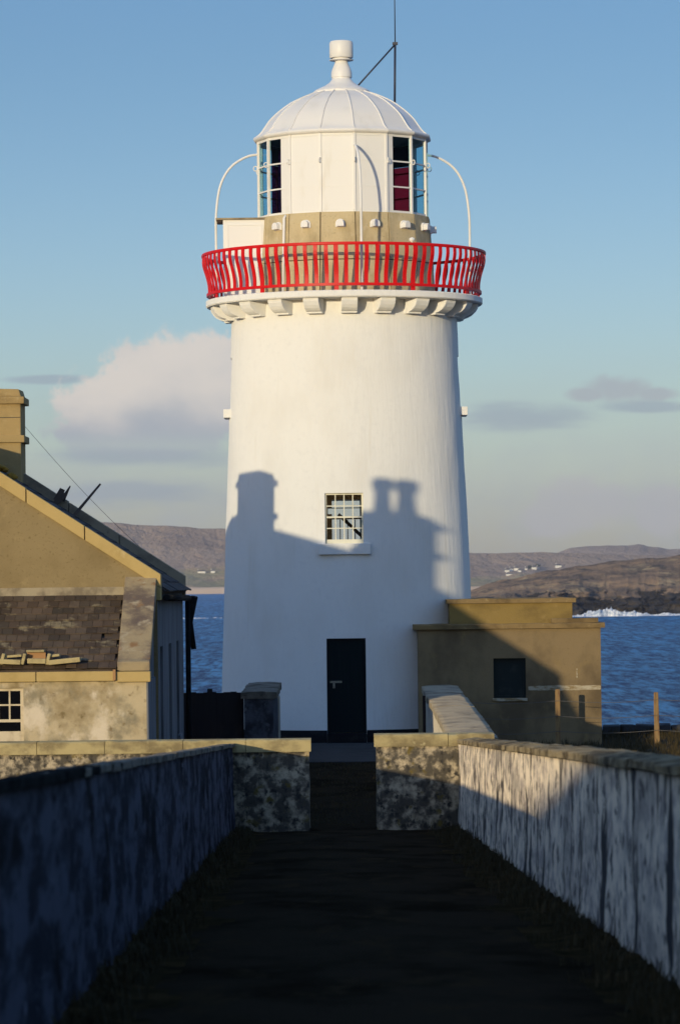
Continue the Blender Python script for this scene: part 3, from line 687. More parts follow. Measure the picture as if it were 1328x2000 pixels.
MB().lathe([(1.99, 9.932), (1.89, 11.74)], NS, A0, cap=True, smooth=False).build('joint_core', M['joint'], mur)
v_ = MB()
vp = []
for i in range(9):
    t = math.pi * i / 8; vp.append((.085 * math.cos(t), .085 * math.sin(t)))
vp = [(.085, -.07)] + vp + [(-.085, -.07)]
v_.prism(vp, 'y', -2.11, -1.93)
vp2 = [(x * 1.25, z * 1.2) for x, z in vp]
v_.prism(vp2, 'y', -2.005, -1.94)
vent0 = v_.build('vent', M['white'], LH, bevel=.01); vent0.location.z = 11.49
for k_ in range(NS):
    th = A0 + (k_ + .5) * 2 * math.pi / NS + R(1.5)
    o = vent0 if k_ == 0 else dup(vent0); o.rotation_euler.z = th
# porch box on the gallery
pb = MB().box(-2.70, -1.52, -.85, .25, 9.932, 11.70); porch = pb.build('porch', M['white'], LH, bevel=.012)
MB().box(-2.86, -1.60, -.90, .30, 11.703, 11.745).build('lid', M['lead'], porch, bevel=.006)
pp = MB(); pp.box(-2.62, -2.585, -.862, -.85, 10.0, 11.6); pp.box(-1.86, -1.825, -.862, -.85, 10.0, 11.6); pp.box(-2.585, -1.86, -.862, -.85, 11.57, 11.6); pp.build('door_frame', M['white'], porch)
# drain pipe on the concrete
th = R(-40.5); x_, y_ = pol(2.03, th)
MB().tube([(pol(1.97, th)[0], pol(1.97, th)[1], 11.72), (x_, y_, 11.66), (x_ * 1.03, y_ * 1.03, 10.0)], .03).build('pipe', M['white'], LH)
# lantern glazing
LZ0, LZ1 = 11.758, 13.53; LR = 1.915; TZ = (12.34, 12.91)
gz_ = MB()
for k_ in range(NS):
    t0 = A0 + k_ * 2 * math.pi / NS; t1 = t0 + 2 * math.pi / NS
    x_, y_ = pol(LR, t0)
    gz_.obox((x_, y_, (LZ0 + LZ1) / 2), (.05, .07, LZ1 - LZ0), Matrix.Rotation(t0, 3, 'Z'))
    a = Vector(pol(LR - .004, t0)); b = Vector(pol(LR - .004, t1)); mdp = (a + b) / 2; L = (b - a).length - .052
    for z, hh in [(TZ[0], .032), (TZ[1], .032), (LZ0 + .025, .05), (LZ1 - .035, .07)]:
        gz_.obox((mdp.x, mdp.y, z), (L, .045, hh), Matrix.Rotation((t0 + t1) / 2, 3, 'Z'))
lantern = gz_.build('lantern', M['white'], LH)
def facet(k_, f0, f1, r, z0, z1, thick, name, mat, parent):
    t0 = A0 + k_ * 2 * math.pi / NS; t1 = t0 + 2 * math.pi / NS
    a = Vector(pol(r, t0)); b = Vector(pol(r, t1)); p0 = a + (b - a) * f0; p1 = a + (b - a) * f1; mdp = (p0 + p1) / 2
    return MB().obox((mdp.x, mdp.y, (z0 + z1) / 2), ((p1 - p0).length, thick, z1 - z0), Matrix.Rotation((t0 + t1) / 2, 3, 'Z')).build(name, mat, parent)
for k_ in range(NS):
    kk = k_ if k_ <= 8 else k_ - 16
    facet(k_, .03, .97, LR - .012, LZ0 + .05, LZ1 - .07, .006, 'pane', M['lantern_glass'], lantern)
    if kk in (-2, -1, 0): facet(k_, .028, .972, LR + .006, LZ0 + .052, LZ1 - .072, .012, 'blank_panel', M['white'], lantern)
for k_, f0, f1, nm, mt in ((14 - 1, .58, .972, 'blank_panel', 'white'), (1, .028, .26, 'blank_panel', 'white')):
    facet(k_, f0, f1, LR + .006, LZ0 + .052, LZ1 - .072, .012, nm, M[mt], lantern)
facet(5, .10, .95, LR - .07, LZ0, 13.05, .012, 'red_screen', M['red_glass'], lantern)
facet(5, .05, .98, LR - .07, 13.06, LZ1, .02, 'dark_screen', M['navy'], lantern)
for k_ in (6, 7, 8): facet(k_, .0, 1.0, LR - .07, LZ0, LZ1, .02, 'dark_screen', M['navy'], lantern)
facet(9, .0, 1.0, LR - .07, LZ0, LZ1, .012, 'dark_screen', M['purple_glass'], lantern)
facet(10, .0, .48, LR - .07, LZ0, 13.1, .012, 'dark_screen', M['purple_glass'], lantern)
facet(10, .0, .48, LR - .07, 13.11, LZ1, .02, 'dark_screen', M['navy'], lantern)
hr = MB(); hr.tube([(.045 * math.cos(a), 0, .055 * math.sin(a)) for a in [2 * math.pi * i / 14 for i in range(14)]], .011, 6, closed=True)
hh0 = None
for k_ in range(NS):
    t0 = A0 + k_ * 2 * math.pi / NS; x_, y_ = pol(LR + .075, t0)
    o = hr.build('handhold', M['white'], lantern) if hh0 is None else dup(hh0)
    hh0 = hh0 or o
    o.location = (x_, y_, TZ[1]); o.rotation_euler.z = t0 + R(75)
# stays
sp = [(1.93, 13.23), (2.12, 13.20), (2.34, 13.10), (2.54, 12.95), (2.70, 12.73), (2.81, 12.45), (2.87, 12.1), (2.90, 11.7), (2.90, 11.0), (2.90, 9.935)]
def smooth_path(p, n=5):
    out = []
    for i in range(len(p) - 1):
        p0 = Vector(p[max(i - 1, 0)]); p1 = Vector(p[i]); p2 = Vector(p[i + 1]); p3 = Vector(p[min(i + 2, len(p) - 1)])
        for s_ in range(n):
            t = s_ / n
            out.append(0.5 * (2 * p1 + (p2 - p0) * t + (2 * p0 - 5 * p1 + 4 * p2 - p3) * t * t + (3 * p1 - p0 - 3 * p2 + p3) * t ** 3))
    out.append(Vector(p[-1])); return out
spp = smooth_path(sp)
stay0 = MB().tube([(0, -p[0], p[1]) for p in spp], .028, 10).build('stay', M['white'], LH)
for i in range(4):
    o = stay0 if i == 0 else dup(stay0); o.rotation_euler.z = A0 + i * math.pi / 2
# roof
ev = MB().lathe([(1.80, 13.50), (1.96, 13.515), (2.02, 13.54), (2.035, 13.58), (2.01, 13.62), (1.93, 13.63)], NS, A0, gore=True); eave = ev.build('eave', M['dome'], LH, fix=False)
dp = smooth_path([(1.955, 13.625), (1.845, 13.72), (1.60, 14.05), (1.22, 14.36), (.86, 14.545), (.58, 14.645)], 5)
dm_ = MB().lathe([(p[0], p[1]) for p in dp], NS, A0, gore=True, smooth=True); dome = dm_.build('dome', M['dome'], LH, fix=False)
rb = MB().tube([(0, -p[0] - .004, p[1] + .004) for p in dp], .017, 6)
rib0 = rb.build('rib', M['dome'], dome)
for k_ in range(NS):
    o = rib0 if k_ == 0 else dup(rib0); o.rotation_euler.z = A0 + k_ * 2 * math.pi / NS
ve = MB().lathe([(.64, 14.61), (.645, 14.66), (.60, 14.70), (.50, 14.745), (.38, 14.80), (.28, 14.87), (.235, 14.93), (.215, 14.95), (.215, 14.98), (.235, 14.99), (.235, 15.10), (.215, 15.17), (.18, 15.25), (.15, 15.32), (.14, 15.37), (.27, 15.375), (.275, 15.39), (.20, 15.40), (.20, 15.45)], 40, cap=False)
cowl = ve.build('ventilator', M['dome'], LH); cowl.modifiers.new('es', 'EDGE_SPLIT').split_angle = R(40)
cc = MB().lathe([(.20, 15.44), (.255, 15.43), (.268, 15.45), (.268, 15.77), (.245, 15.81), (.12, 15.83), (.0, 15.832)], 40, cap=False); co = cc.build('cap', M['dome'], cowl); co.modifiers.new('es', 'EDGE_SPLIT').split_angle = R(50)

# antenna on the roof
AN = empty('antenna_mast', (TX + 1.20, TY + .5, 14.22), 'thin dark aerial mast with one slanting strut rising behind the white dome', 'aerial')
MB().tube([(0, 0, -.02), (.03, 0, 1.62)], .026, 8).build('mast', M['mast'], AN)
MB().tube([(.03, 0, 1.6), (.03, 0, 3.6)], [.014, .009], 6).build('whip', M['mast'], AN)
MB().tube([(-.83, -.35, .60), (.02, 0, 1.57)], .022, 6).build('strut', M['mast'], AN)
MB().box(-.03, .09, -.04, .04, 1.57, 1.63).build('clamp', M['mast'], AN)

# ------------------------------------------------------------------ keepers' house on the left
HX0, HX1, HY0, HY1 = -11.27, -3.03, 63.5, 73.65
RXm = (HX0 + HX1) / 2; SL = 0.652; EZ = 3.50; RZ = EZ + SL * (HX1 - RXm)
KH = empty('keepers_house', (0, 0, 0), 'derelict tan rendered gabled house with slate lean-to beside the path', 'house')
hw = MB().prism([(HX0, -0.5), (HX1, -0.5), (HX1, EZ), (RXm, RZ), (HX0, EZ)], 'y', HY0, HY1)
house = hw.build('wall', [M['gable'], M['side_wall']], KH)
wy = [64.75, 68.0, 71.1]
cut(house, [MB().box(HX1 - .32, HX1 + .3, y - .52, y + .52, 0.75, 2.48) for y in wy])
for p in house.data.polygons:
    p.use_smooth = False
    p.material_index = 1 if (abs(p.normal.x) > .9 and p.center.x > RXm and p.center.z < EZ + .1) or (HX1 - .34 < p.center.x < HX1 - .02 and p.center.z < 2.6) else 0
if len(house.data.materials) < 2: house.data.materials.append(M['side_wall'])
for y in wy:
    sl = MB().box(HX1 - .30, HX1 + .06, y - .60, y + .60, .63, .75).build('window', M['side_wall'], KH, bevel=.01)
    f = MB(); f.box(HX1 - .24, HX1 - .18, y - .518, y - .45, .752, 2.478); f.box(HX1 - .24, HX1 - .18, y + .45, y + .518, .752, 2.478)
    f.box(HX1 - .24, HX1 - .18, y - .45, y + .45, .752, .83); f.box(HX1 - .24, HX1 - .18, y - .45, y + .45, 2.42, 2.478); f.box(HX1 - .24, HX1 - .18, y - .45, y + .45, 1.58, 1.64)
    f.box(HX1 - .23, HX1 - .19, y - .012, y + .012, .83, 1.58); f.box(HX1 - .23, HX1 - .19, y - .012, y + .012, 1.64, 2.42)
    fo = f.build('frame', M['timber'], sl); MB().box(HX1 - .215, HX1 - .205, y - .45, y + .45, .83, 2.42).build('pane', M['dark_glass'], fo)
# slates in courses
def slates(side, y0, y1, x_eave, x_ridge, z_eave, z_ridge, cw, ch, th, along='y', gap=.006, rough=.012, missing=0.0, seed=1):
    b = MB(); rn = random.Random(seed)
    run = Vector((x_ridge - x_eave, z_ridge - z_eave)); L = run.length; d = run / L; nrm = Vector((-d.y, d.x)); nrm = nrm if nrm.y > 0 else -nrm
    nrow = max(1, int(L / ch)); ch = L / nrow
    for i in range(nrow):
        y = y0 - (cw / 2 if i % 2 else 0)
        while y < y1 - .01:
            ya = max(y, y0); yb = min(y + cw - gap, y1); y += cw
            if yb - ya < .04 or rn.random() < missing: continue
            s0 = i * ch - .02 + rn.uniform(-rough, rough); s1 = (i + 1) * ch + ch * .35
            lift = th * (1.6 + rn.uniform(0, .5)); pts = []
            for off in (0, th):
                for (yy_, s_) in ((ya, s0), (yb, s0), (yb, s1), (ya, s1)):
                    o_ = off + (lift if s_ == s0 else 0.002)
                    a = Vector((x_eave, z_eave)) + d * s_ + nrm * o_
                    pts.append((a.x, yy_, a.y) if along == 'y' else (yy_, a.x, a.y))
            b.hexa(pts)
    return b
s1 = slates(1, HY0 + .30, HY1 - .30, HX1 + .16, RXm, EZ - .10, RZ + .005, .33, .27, .012, missing=.035, seed=3)
roof = s1.build('roof', M['old_slate'], KH); tone(roof, .55, 1.5, 6)
s2 = slates(1, HY0 + .30, HY1 - .30, HX0 - .16, RXm, EZ - .10, RZ + .005, .40, .30, .012, seed=4)
r2 = s2.build('roof', M['old_slate'], KH); tone(r2, .55, 1.5, 6)
MB().prism([(RXm - .16, RZ - .06), (RXm, RZ + .17), (RXm + .16, RZ - .06)], 'y', HY0 + .3, HY1 - .3).build('ridge', M['grey_stone'], KH)
ln = MB().prism([(HX0 - .1, EZ - .09), (RXm, RZ - .02), (HX1 + .1, EZ - .09), (HX1 + .05, EZ - .14), (HX0 - .05, EZ - .14)], 'y', HY0 + .31, HY1 - .31); ln.build('roof_deck', M['timber'], KH)
# copings along both gables: sloping slabs in lengths
def coping(y0, y1, lift, name, mat, ends):
    b = MB(); rn = random.Random(int(y0 * 10))
    for s in (1, -1):
        xe = HX1 + .06 if s > 0 else HX0 - .06
        Ls = [0, .30, .53, .80, 1.0]
        for i in range(len(Ls) - 1):
            t0, t1 = Ls[i], Ls[i + 1] - (.004 if i < 3 else 0); j = rn.uniform(-.008, .008)
            xa = xe + (RXm - xe) * t0; xb = xe + (RXm - xe) * t1
            za = EZ - .04 + SL * abs(xe - xa); zb = EZ - .04 + SL * abs(xe - xb)
            b.prism([(xa, za), (xb, zb), (xb, zb + lift + j), (xa, za + lift + j)] if s > 0 else [(xb, zb), (xa, za), (xa, za + lift + j), (xb, zb + lift + j)], 'y', y0 + rn.uniform(0, .008), y1)
        x2 = xe - s * .28
        b.prism([(xe, EZ - .24), (xe, EZ - .045), (x2, EZ - .045 + SL * .28), (x2, EZ - .24)] if s > 0 else [(x2, EZ - .24), (x2, EZ - .045 + SL * .28), (xe, EZ - .045), (xe, EZ - .24)], 'y', y0 - .004, y1 - .004)
    return b.build(name, mat, KH, bevel=.012)
coping(HY0 - .07, HY0 + .30, .235, 'gable_coping', M['coping_tan'], 1)
coping(HY1 - .30, HY1 + .07, .225, 'gable_coping', M['grey_stone'], 1)
rn = random.Random(4)
for (u, v, s_) in ((3, 914, .07), (12, 918, .05), (24, 931, .08)):
    p = at(u, v, 66.3); lc = MB()
    def lump(a, c):
        t, f_ = a * 2 * math.pi, (c - .5) * math.pi; r = s_ * (1 + .35 * fbm(math.cos(t) * 1.5, math.sin(t) * 1.5, c * 3 + u))
        return p + V(r * math.cos(f_) * math.cos(t) * 1.2, r * 2 * math.cos(f_) * math.sin(t), r * .8 * math.sin(f_))
    lc.grid(16, 10, lump); lc.build('lichen', M['lichen'], KH)
# chimneys
def chimney(cx, cy, w, d, ztop, zb, bands, pots, seed):
    b = MB(); b.box(cx - w / 2, cx + w / 2, cy - d / 2, cy + d / 2, zb, ztop - .18)
    b.hexa([(cx - w / 2 - .01, cy - d / 2 - .01, ztop - .18), (cx + w / 2 + .01, cy - d / 2 - .01, ztop - .18), (cx + w / 2 + .01, cy + d / 2 + .01, ztop - .18), (cx - w / 2 - .01, cy + d / 2 + .01, ztop - .18),
            (cx - w / 2 + .02, cy - d / 2 + .02, ztop - .01), (cx + w / 2 - .035, cy - d / 2 + .02, ztop - .035), (cx + w / 2 - .035, cy + d / 2 - .02, ztop - .02), (cx - w / 2 + .02, cy + d / 2 - .02, ztop)])
    c = b.build('chimney', M['chimney'], KH, bevel=.02)
    for z0, z1, o_ in bands:
        MB().box(cx - w / 2 - o_, cx + w / 2 + o_, cy - d / 2 - o_, cy + d / 2 + o_, z0, z1).build('band', M['chimney'], c, bevel=.015)
    for px2, hgt in pots:
        MB().lathe([(.20, ztop - .06), (.185, ztop + .05), (.155, ztop + .35 * hgt), (.15, ztop + hgt * .62), (.20, ztop + hgt * .70), (.205, ztop + hgt * .88), (.17, ztop + hgt), (.13, ztop + hgt), (.12, ztop + .1)], 20, cx=cx + px2, cy=cy, cap=False).build('pot', M['pot'], c)
    return c
CX = -6.45
c1 = chimney(CX, 73.37, .84, 1.04, 7.30, 5.2, ((6.985, 7.12, .07), (6.25, 6.385, .07)), (), 1)
MB().box(CX - .41, CX + .415, 72.844, 72.848, 6.72, 6.735).build('crack', M['joint'], c1)
c2_ = chimney(-6.66, 64.02, 1.12, .86, 7.30, 5.2, ((7.02, 7.15, .09), (6.38, 6.51, .09)), ((-.23, .76), (.21, .74)), 2)
# pieces of broken timber standing on the roof and lichen lumps
def on_roof(u, v, d): return at(u, v, d)
p0, p1 = at(146, 1006, 73.0), at(197, 945, 73.4)
dr = (p1 - p0).normalized(); sd = Vector((0, 1, 0))
b = MB(); w_ = dr.cross(sd).normalized()
def plank(b, p0, p1, w0, w1, th):
    d = (p1 - p0).normalized(); s = d.cross(V(0, 1, 0)).normalized(); n_ = V(0, 1, 0)
    b.hexa([p0 - s * w0 / 2 - n_ * th / 2, p0 + s * w0 / 2 - n_ * th / 2, p0 + s * w0 / 2 + n_ * th / 2, p0 - s * w0 / 2 + n_ * th / 2,
            p1 - s * w1 / 2 - n_ * th / 2, p1 + s * w1 / 2 - n_ * th / 2, p1 + s * w1 / 2 + n_ * th / 2, p1 - s * w1 / 2 + n_ * th / 2])
plank(b, p0, p1, .06, .035, .06); b.build('broken_batten', M['timber'], KH)
b = MB(); plank(b, at(112, 978, 73.2), at(123, 955, 73.2), .15, .10, .04); plank(b, at(122, 978, 73.25), at(138, 949, 73.25), .10, .02, .04); plank(b, at(108, 985, 73.2), at(126, 962, 73.2), .10, .16, .05)
b.build('broken_board', M['timber'], KH)
# lean-to against the gable
LY0 = 61.0; LX1 = -3.10; LX0 = HX0; LZT, LZE = 3.36, 2.20
lw = MB().prism([(LY0, -0.5), (HY0 - .01, -0.5), (HY0 - .01, LZT - .12), (LY0, LZE - .12)], 'x', LX0 + .1, LX1)
lean = lw.build('lean_to_wall', [M['lean_wall'], M['side_wall']], KH)
LWX = at(47, 1400, LY0).x - .40
cut(lean, [MB().box(LWX - .40, LWX + .40, LY0 - .3, LY0 + .35, .90, 1.90)])
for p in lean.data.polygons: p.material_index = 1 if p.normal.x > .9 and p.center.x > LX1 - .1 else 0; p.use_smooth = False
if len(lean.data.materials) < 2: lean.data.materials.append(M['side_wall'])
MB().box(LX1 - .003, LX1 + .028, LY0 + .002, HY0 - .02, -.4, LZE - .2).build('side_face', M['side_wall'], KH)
PX0 = LX1 - .46
ls = slates(1, LX0 + .1, PX0 - .01, LY0 - .03, HY0 - .015, LZE - .01, LZT, .17, .235, .014, along='x', missing=0.006, seed=9)
lr = ls.build('lean_to_roof', M['slate'], KH); tone(lr, .58, 1.45, 6)
MB().prism([(LY0, LZE - .10), (HY0 - .02, LZT - .10), (HY0 - .02, LZT - .03), (LY0, LZE - .03)], 'x', LX0 + .1, PX0 - .02).build('lean_to_deck', M['timber'], KH)
MB().prism([(HY0 - .09, LZT - .02), (HY0 - .004, LZT - .02), (HY0 - .004, LZT + .13), (HY0 - .03, LZT + .13)], 'x', LX0 + .1, PX0 - .02).build('flashing', M['lead'], KH)
sk_ = (LZT - LZE) / (HY0 - LY0)
pr = MB().prism([(LY0 - .02, LZE - .05), (HY0 - .014, LZT - .05 + .02), (HY0 - .014, LZT + .30), (LY0 + .15, LZE + .14), (LY0 - .02, LZE + .10)], 'x', PX0, LX1 + .06)
pr.build('parapet', M['parapet'], KH, bevel=.015)
MB().box(PX0 - .02, LX1 + .07, LY0 - .09, LY0 + .16, LZE - .22, LZE - .055).build('kneeler', M['coping_tan'], KH, bevel=.012)
MB().box(PX0 - .06, PX0 - .018, LY0 - .16, LY0 - .05, LZE - .19, LZE - .02).build('rusty_bracket', M['pot'], KH)
ec = MB(); x = LX0
cuts = [LX0, -7.9, -6.35, at(72, 1310, LY0).x, PX0 - .024]
for a, b_ in zip(cuts, cuts[1:]): ec.box(a + .006, b_ - .006, LY0 - .10, LY0 + .10, LZE - .20, LZE - .045)
ec.build('eave_course', M['coping_tan'], KH, bevel=.012)
# loose slabs on the eave course
lo = MB(); rn = random.Random(11)
for (u0, u1, v0, v1, tl, dy) in ((-30, 42, 1287, 1297, .05, 0), (8, 44, 1279, 1284, -.06, .12), (55, 91, 1286, 1296, .03, 0), (53, 88, 1269, 1274, .0, .2), (96, 158, 1286, 1296, -.09, 0), (94, 118, 1278, 1283, -.1, .1)):
    a, b_ = at(u0, v1, LY0 - .02 + dy), at(u1, v0, LY0 - .02 + dy)
    lo.obox((a + b_) / 2, (b_.x - a.x, .22, b_.z - a.z), Matrix.Rotation(tl, 3, 'Y'))
for u0 in (44, 92, 3):
    a, b_ = at(u0, 1298, LY0), at(u0 + 7, 1276, LY0); lo.obox((a + b_) / 2, (.05, .2, b_.z - a.z), Matrix.Rotation(.25, 3, 'Y'))
lo.build('loose_slabs', M['cap_yellow'], KH, bevel=.01)
a, b_ = at(54, 1290, LY0 + .16), at(90, 1273, LY0 + .16)
MB().obox((a + b_) / 2, (b_.x - a.x, .03, b_.z - a.z)).build('rusty_plate', M['pot'], KH)
wl = MB().box(LWX - .46, LWX + .46, LY0 - .05, LY0 + .18, .80, .90).build('window', M['coping_tan'], KH, bevel=.01)
f = MB(); wx0, wx1, wy_ = LWX - .397, LWX + .397, LY0 + .06
f.box(wx0, wx0 + .05, wy_, wy_ + .06, .902, 1.897); f.box(wx1 - .05, wx1, wy_, wy_ + .06, .902, 1.897)
f.box(wx0 + .05, wx1 - .05, wy_, wy_ + .06, 1.855, 1.897); f.box(wx0 + .05, wx1 - .05, wy_, wy_ + .06, 1.36, 1.405); f.box(wx0 + .05, wx1 - .05, wy_ - .01, wy_ + .05, .902, 1.215)
f.box(wx0 + .05, wx1 - .05, wy_ + .012, wy_ + .045, 1.62, 1.645)
for i in (1, 2, 3):
    xx = wx0 + .05 + (wx1 - wx0 - .10) * i / 4; f.box(xx - .013, xx + .013, wy_ + .01, wy_ + .048, 1.405, 1.62); f.box(xx - .013, xx + .013, wy_ + .01, wy_ + .048, 1.645, 1.855)
fo = f.build('frame', M['window_old'], wl); MB().box(wx0 + .05, wx1 - .05, wy_ + .025, wy_ + .031, 1.215, 1.855).build('pane', M['dark_glass'], fo)
# broken rainwater pipe at the back corner, eaves gutter
gt = MB(); gt.tube([(HX1 + .13, HY0 + .35, EZ - .20), (HX1 + .13, HY1 - .3, EZ - .24)], .055, 8); gt.build('gutter', M['black'], KH)
dpipe = MB(); dpipe.tube([(HX1 + .10, HY1 - .15, EZ - .2), (HX1 + .10, HY1 - .15, -.3)], .05, 8); dpipe.build('downpipe', M['black'], KH)
bp = MB(); bp.tube([at(380, 1165, 73.6), at(371, 1215, 73.7), at(379, 1268, 73.7)], [.07, .06, .05], 8); bp.build('broken_pipe', M['black'], KH)
# cable from the chimney
a, b_ = at(47, 830, 73.80), at(322, 1112, 73.76)
pts = [a.lerp(b_, t) + V(0, 0.15 * math.sin(math.pi * t), -.12 * math.sin(math.pi * t)) for t in [i / 16 for i in range(17)]]
tag(MB().tube(pts, .004, 5).build('cable', M['cable'], fix=False), 'thin slack cable running from the tan chimney down past the roof edge', 'cable')

# ------------------------------------------------------------------ flat roofed annex on the right of the tower
AY0, AY1 = 83.6, 89.5
pA, pB = at(817, 1300, AY0), at(1173, 1300, AY0)
AX0, AX1 = pA.x, pB.x
AZ = at(1000, 1228, AY0).z; AZT = at(1000, 1218, AY0).z
AB = empty('annex', (AX0, AY0, 0), 'brown concrete flat-roofed annex with stepped upper block at the right foot of the tower', 'outbuilding')
def loc(x, y, z): return (x - AX0, y - AY0, z)
W = AX1 - AX0
aw = MB().box(0, W, 0, AY1 - AY0, -.5, AZ).build('wall', M['annex'], AB)
w0, w1 = at(963, 1286, AY0), at(1027, 1363, AY0)
cut(aw, [MB().box(w0.x - AX0, w1.x - AX0, -.3, .22, w1.z, w0.z)])
for p in aw.data.polygons: p.use_smooth = False
fw = MB(); x0, x1, z0, z1 = w0.x - AX0 + .002, w1.x - AX0 - .002, w1.z + .002, w0.z - .002
fw.box(x0, x0 + .05, .12, .18, z0, z1); fw.box(x1 - .05, x1, .12, .18, z0, z1); fw.box(x0 + .05, x1 - .05, .12, .18, z0, z0 + .05); fw.box(x0 + .05, x1 - .05, .12, .18, z1 - .05, z1)
sl = MB().box(x0 - .03, x1 + .03, -.04, .12, z0 - .07, z0 - .004).build('window', M['chalk'], AB, bevel=.008)
fo = fw.build('frame', M['teal_glass'], sl); MB().box(x0 + .05, x1 - .05, .145, .15, z0 + .05, z1 - .05).build('pane', M['teal_glass'], fo)
def rough_slab(b, x0, x1, y0, y1, z0, z1, n=26, seed=1):
    rn = random.Random(seed)
    for i in range(n):
        a = x0 + (x1 - x0) * i / n; c = x0 + (x1 - x0) * (i + 1) / n
    def top(x): return .016 * fbm(x * 3, seed) + .008 * fbm(x * 11, seed + 1)
    vs_ = []
    for i in range(n + 1):
        x = x0 + (x1 - x0) * i / n; j = .014 * fbm(x * 4, seed + 3) + .008 * fbm(x * 13, seed + 5)
        vs_ += [(x, y0 + j, z0), (x, y0 + j, z1 + top(x) - .02), (x, y0 + j + .02, z1 + top(x)), (x, y1, z1), (x, y1, z0)]
    fs_ = []
    for i in range(n):
        for c in range(5): fs_.append((i * 5 + c, i * 5 + (c + 1) % 5, i * 5 + 5 + (c + 1) % 5, i * 5 + 5 + c))
    fs_.append((4, 3, 2, 1, 0)); fs_.append(tuple(n * 5 + c for c in range(5)))
    b.add(vs_, fs_)
cb = MB(); rough_slab(cb, -.10, W + .09, -.10, AY1 - AY0 + .1, AZ + .003, AZT, seed=2); cb.build('cornice', M['cornice'], AB)
ub0, ub1 = at(878, 1200, 84.1), at(1117, 1200, 84.1); UZ0 = at(1000, 1178, 84.1).z; UZ1 = at(1000, 1169, 84.1).z
MB().box(ub0.x - AX0, ub1.x - AX0, .5, AY1 - AY0 - .5, AZT - .02, UZ0).build('upper_block', M['annex_top'], AB)
cb = MB(); rough_slab(cb, ub0.x - AX0 - .06, ub1.x - AX0 + .08, .42, AY1 - AY0 - .4, UZ0 + .003, UZ1, seed=5); cb.build('upper_cornice', M['cornice'], AB)
s0, s1_ = at(1076, 1210, 83.9), at(1167, 1208, 83.9)
cb = MB(); rough_slab(cb, s0.x - AX0, s1_.x - AX0, .2, 1.2, AZT + .004, AZT + .10, 12, seed=8); cb.build('roof_slab', M['cornice'], AB)
zst = at(1100, 1342, AY0).z
b = MB(); rn = random.Random(3); xs = [w1.x - AX0 + .05 + (W - (w1.x - AX0) - .06) * i / 40 for i in range(41)]
vs_ = []
for x in xs:
    c_ = zst + .012 * fbm(x * 2.2, 1); h_ = .035 + .02 * fbm(x * 3.1, 5); vs_ += [(x, -.004, c_ - h_ - .03), (x, -.004, c_ + h_)]
b.add(vs_, [(2 * i, 2 * i + 2, 2 * i + 3, 2 * i + 1) for i in range(40)]); b.build('stain_line', M['chalk'], AB)
p = at(1126, 1315, AY0); MB().box(p.x - AX0 - .015, p.x - AX0 + .015, -.012, .0, p.z - .10, p.z + .10).build('white_mark', M['chalk'], AB)

# ------------------------------------------------------------------ walls of the path and yard
def rough_wall(b, x_in, x_out, ya, yb, zt, zb, ny, nz, amp, seed):
    """long wall: displaced inner face, plain outer face; functions of y"""
    def inner(a, c):
        y = ya + (yb - ya) * a; z0, z1 = zb(y), zt(y); z = z0 + (z1 - z0) * c
        s = 1 if x_out(y) > x_in(y) else -1
        return (x_in(y) - s * (amp * fbm(y * 0.9, z * 1.3, seed) + amp * .5 * fbm(y * 3.1, z * 3.3, seed + 4)) - s * .03 * (1 - c), y, z)
    b.grid(ny, nz, inner, 0, True)
    b.grid(max(2, ny // 6), 1, lambda a, c: (x_out(ya + (yb - ya) * a), ya + (yb - ya) * a, zb(ya + (yb - ya) * a) - .3 + (zt(ya + (yb - ya) * a) - zb(ya + (yb - ya) * a) + .3) * c), 0, True)
def rough_cap(b, xa, xb, ya, yb, zt, th, step, amp, seed, lump=0.02, tilt=0.0):
    """coping stones laid end to end along y, each an uneven little slab"""
    rn = random.Random(seed); y = ya
    while y < yb - .05:
        L = min(step * rn.uniform(.75, 1.3), yb - y); y1 = y + L - .012
        jz = rn.uniform(-lump, lump) * .5; jx = rn.uniform(-lump, lump)
        def pt(a, c):
            yy_ = y + (y1 - y) * a
            per = c * 4; x0, x1 = xa(yy_) + jx, xb(yy_) + jx; z = zt(yy_) + jz - tilt * (1 - max(0, min(1, (per - 1) / 2)))
            nz_ = amp * fbm(yy_ * 2.3, c * 5, seed); nx_ = amp * fbm(yy_ * 2.0, c * 3 + 9, seed + 2)
            if per < 1: return (x0 + nx_ * .6, yy_, z + (th) * (per) + nz_ * .3)
            if per < 3: return (x0 + (x1 - x0) * (per - 1) / 2 + nx_ * .2, yy_, z + th + nz_ * (1 if 1.2 < per < 2.8 else .6) + .02 * math.sin(math.pi * (per - 1) / 2))
            return (x1 + nx_ * .6, yy_, z + th * (4 - per) + nz_ * .3)
        b.grid(8, 16, pt, 0, True)
        for a in (0, 1):
            q_ = [pt(a, c / 16) for c in range(17)]; b.add(q_, [list(range(17))], 0, False)
        b.add([pt(0, 0), pt(1, 0), pt(1, 1), pt(0, 1)], [(0, 1, 2, 3)], 0, False)
        y += L
CY = 59.2
def WHl(y): return 1.285 - 0.022 * (1 - y / 59.2)
def WHf(y): return 1.285 - 0.075 * (1 - y / 59.2)
LWl = empty('path_wall', (0, 0, 0), 'long dark algae-stained wall along the left side of the path', 'wall')
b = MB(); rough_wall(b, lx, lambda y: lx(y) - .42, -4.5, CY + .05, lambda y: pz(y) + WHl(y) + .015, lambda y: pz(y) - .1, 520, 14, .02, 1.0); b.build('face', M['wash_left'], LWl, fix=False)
b = MB(); rough_cap(b, lambda y: lx(y) - .46, lambda y: lx(y) + .035, -4.5, CY - .01, lambda y: pz(y) + WHl(y) + .010, .052, 1.5, .016, 21, .012, .085); co_l = b.build('coping', [M['dark_cap'], M['shade_cap']], LWl, fix=True)
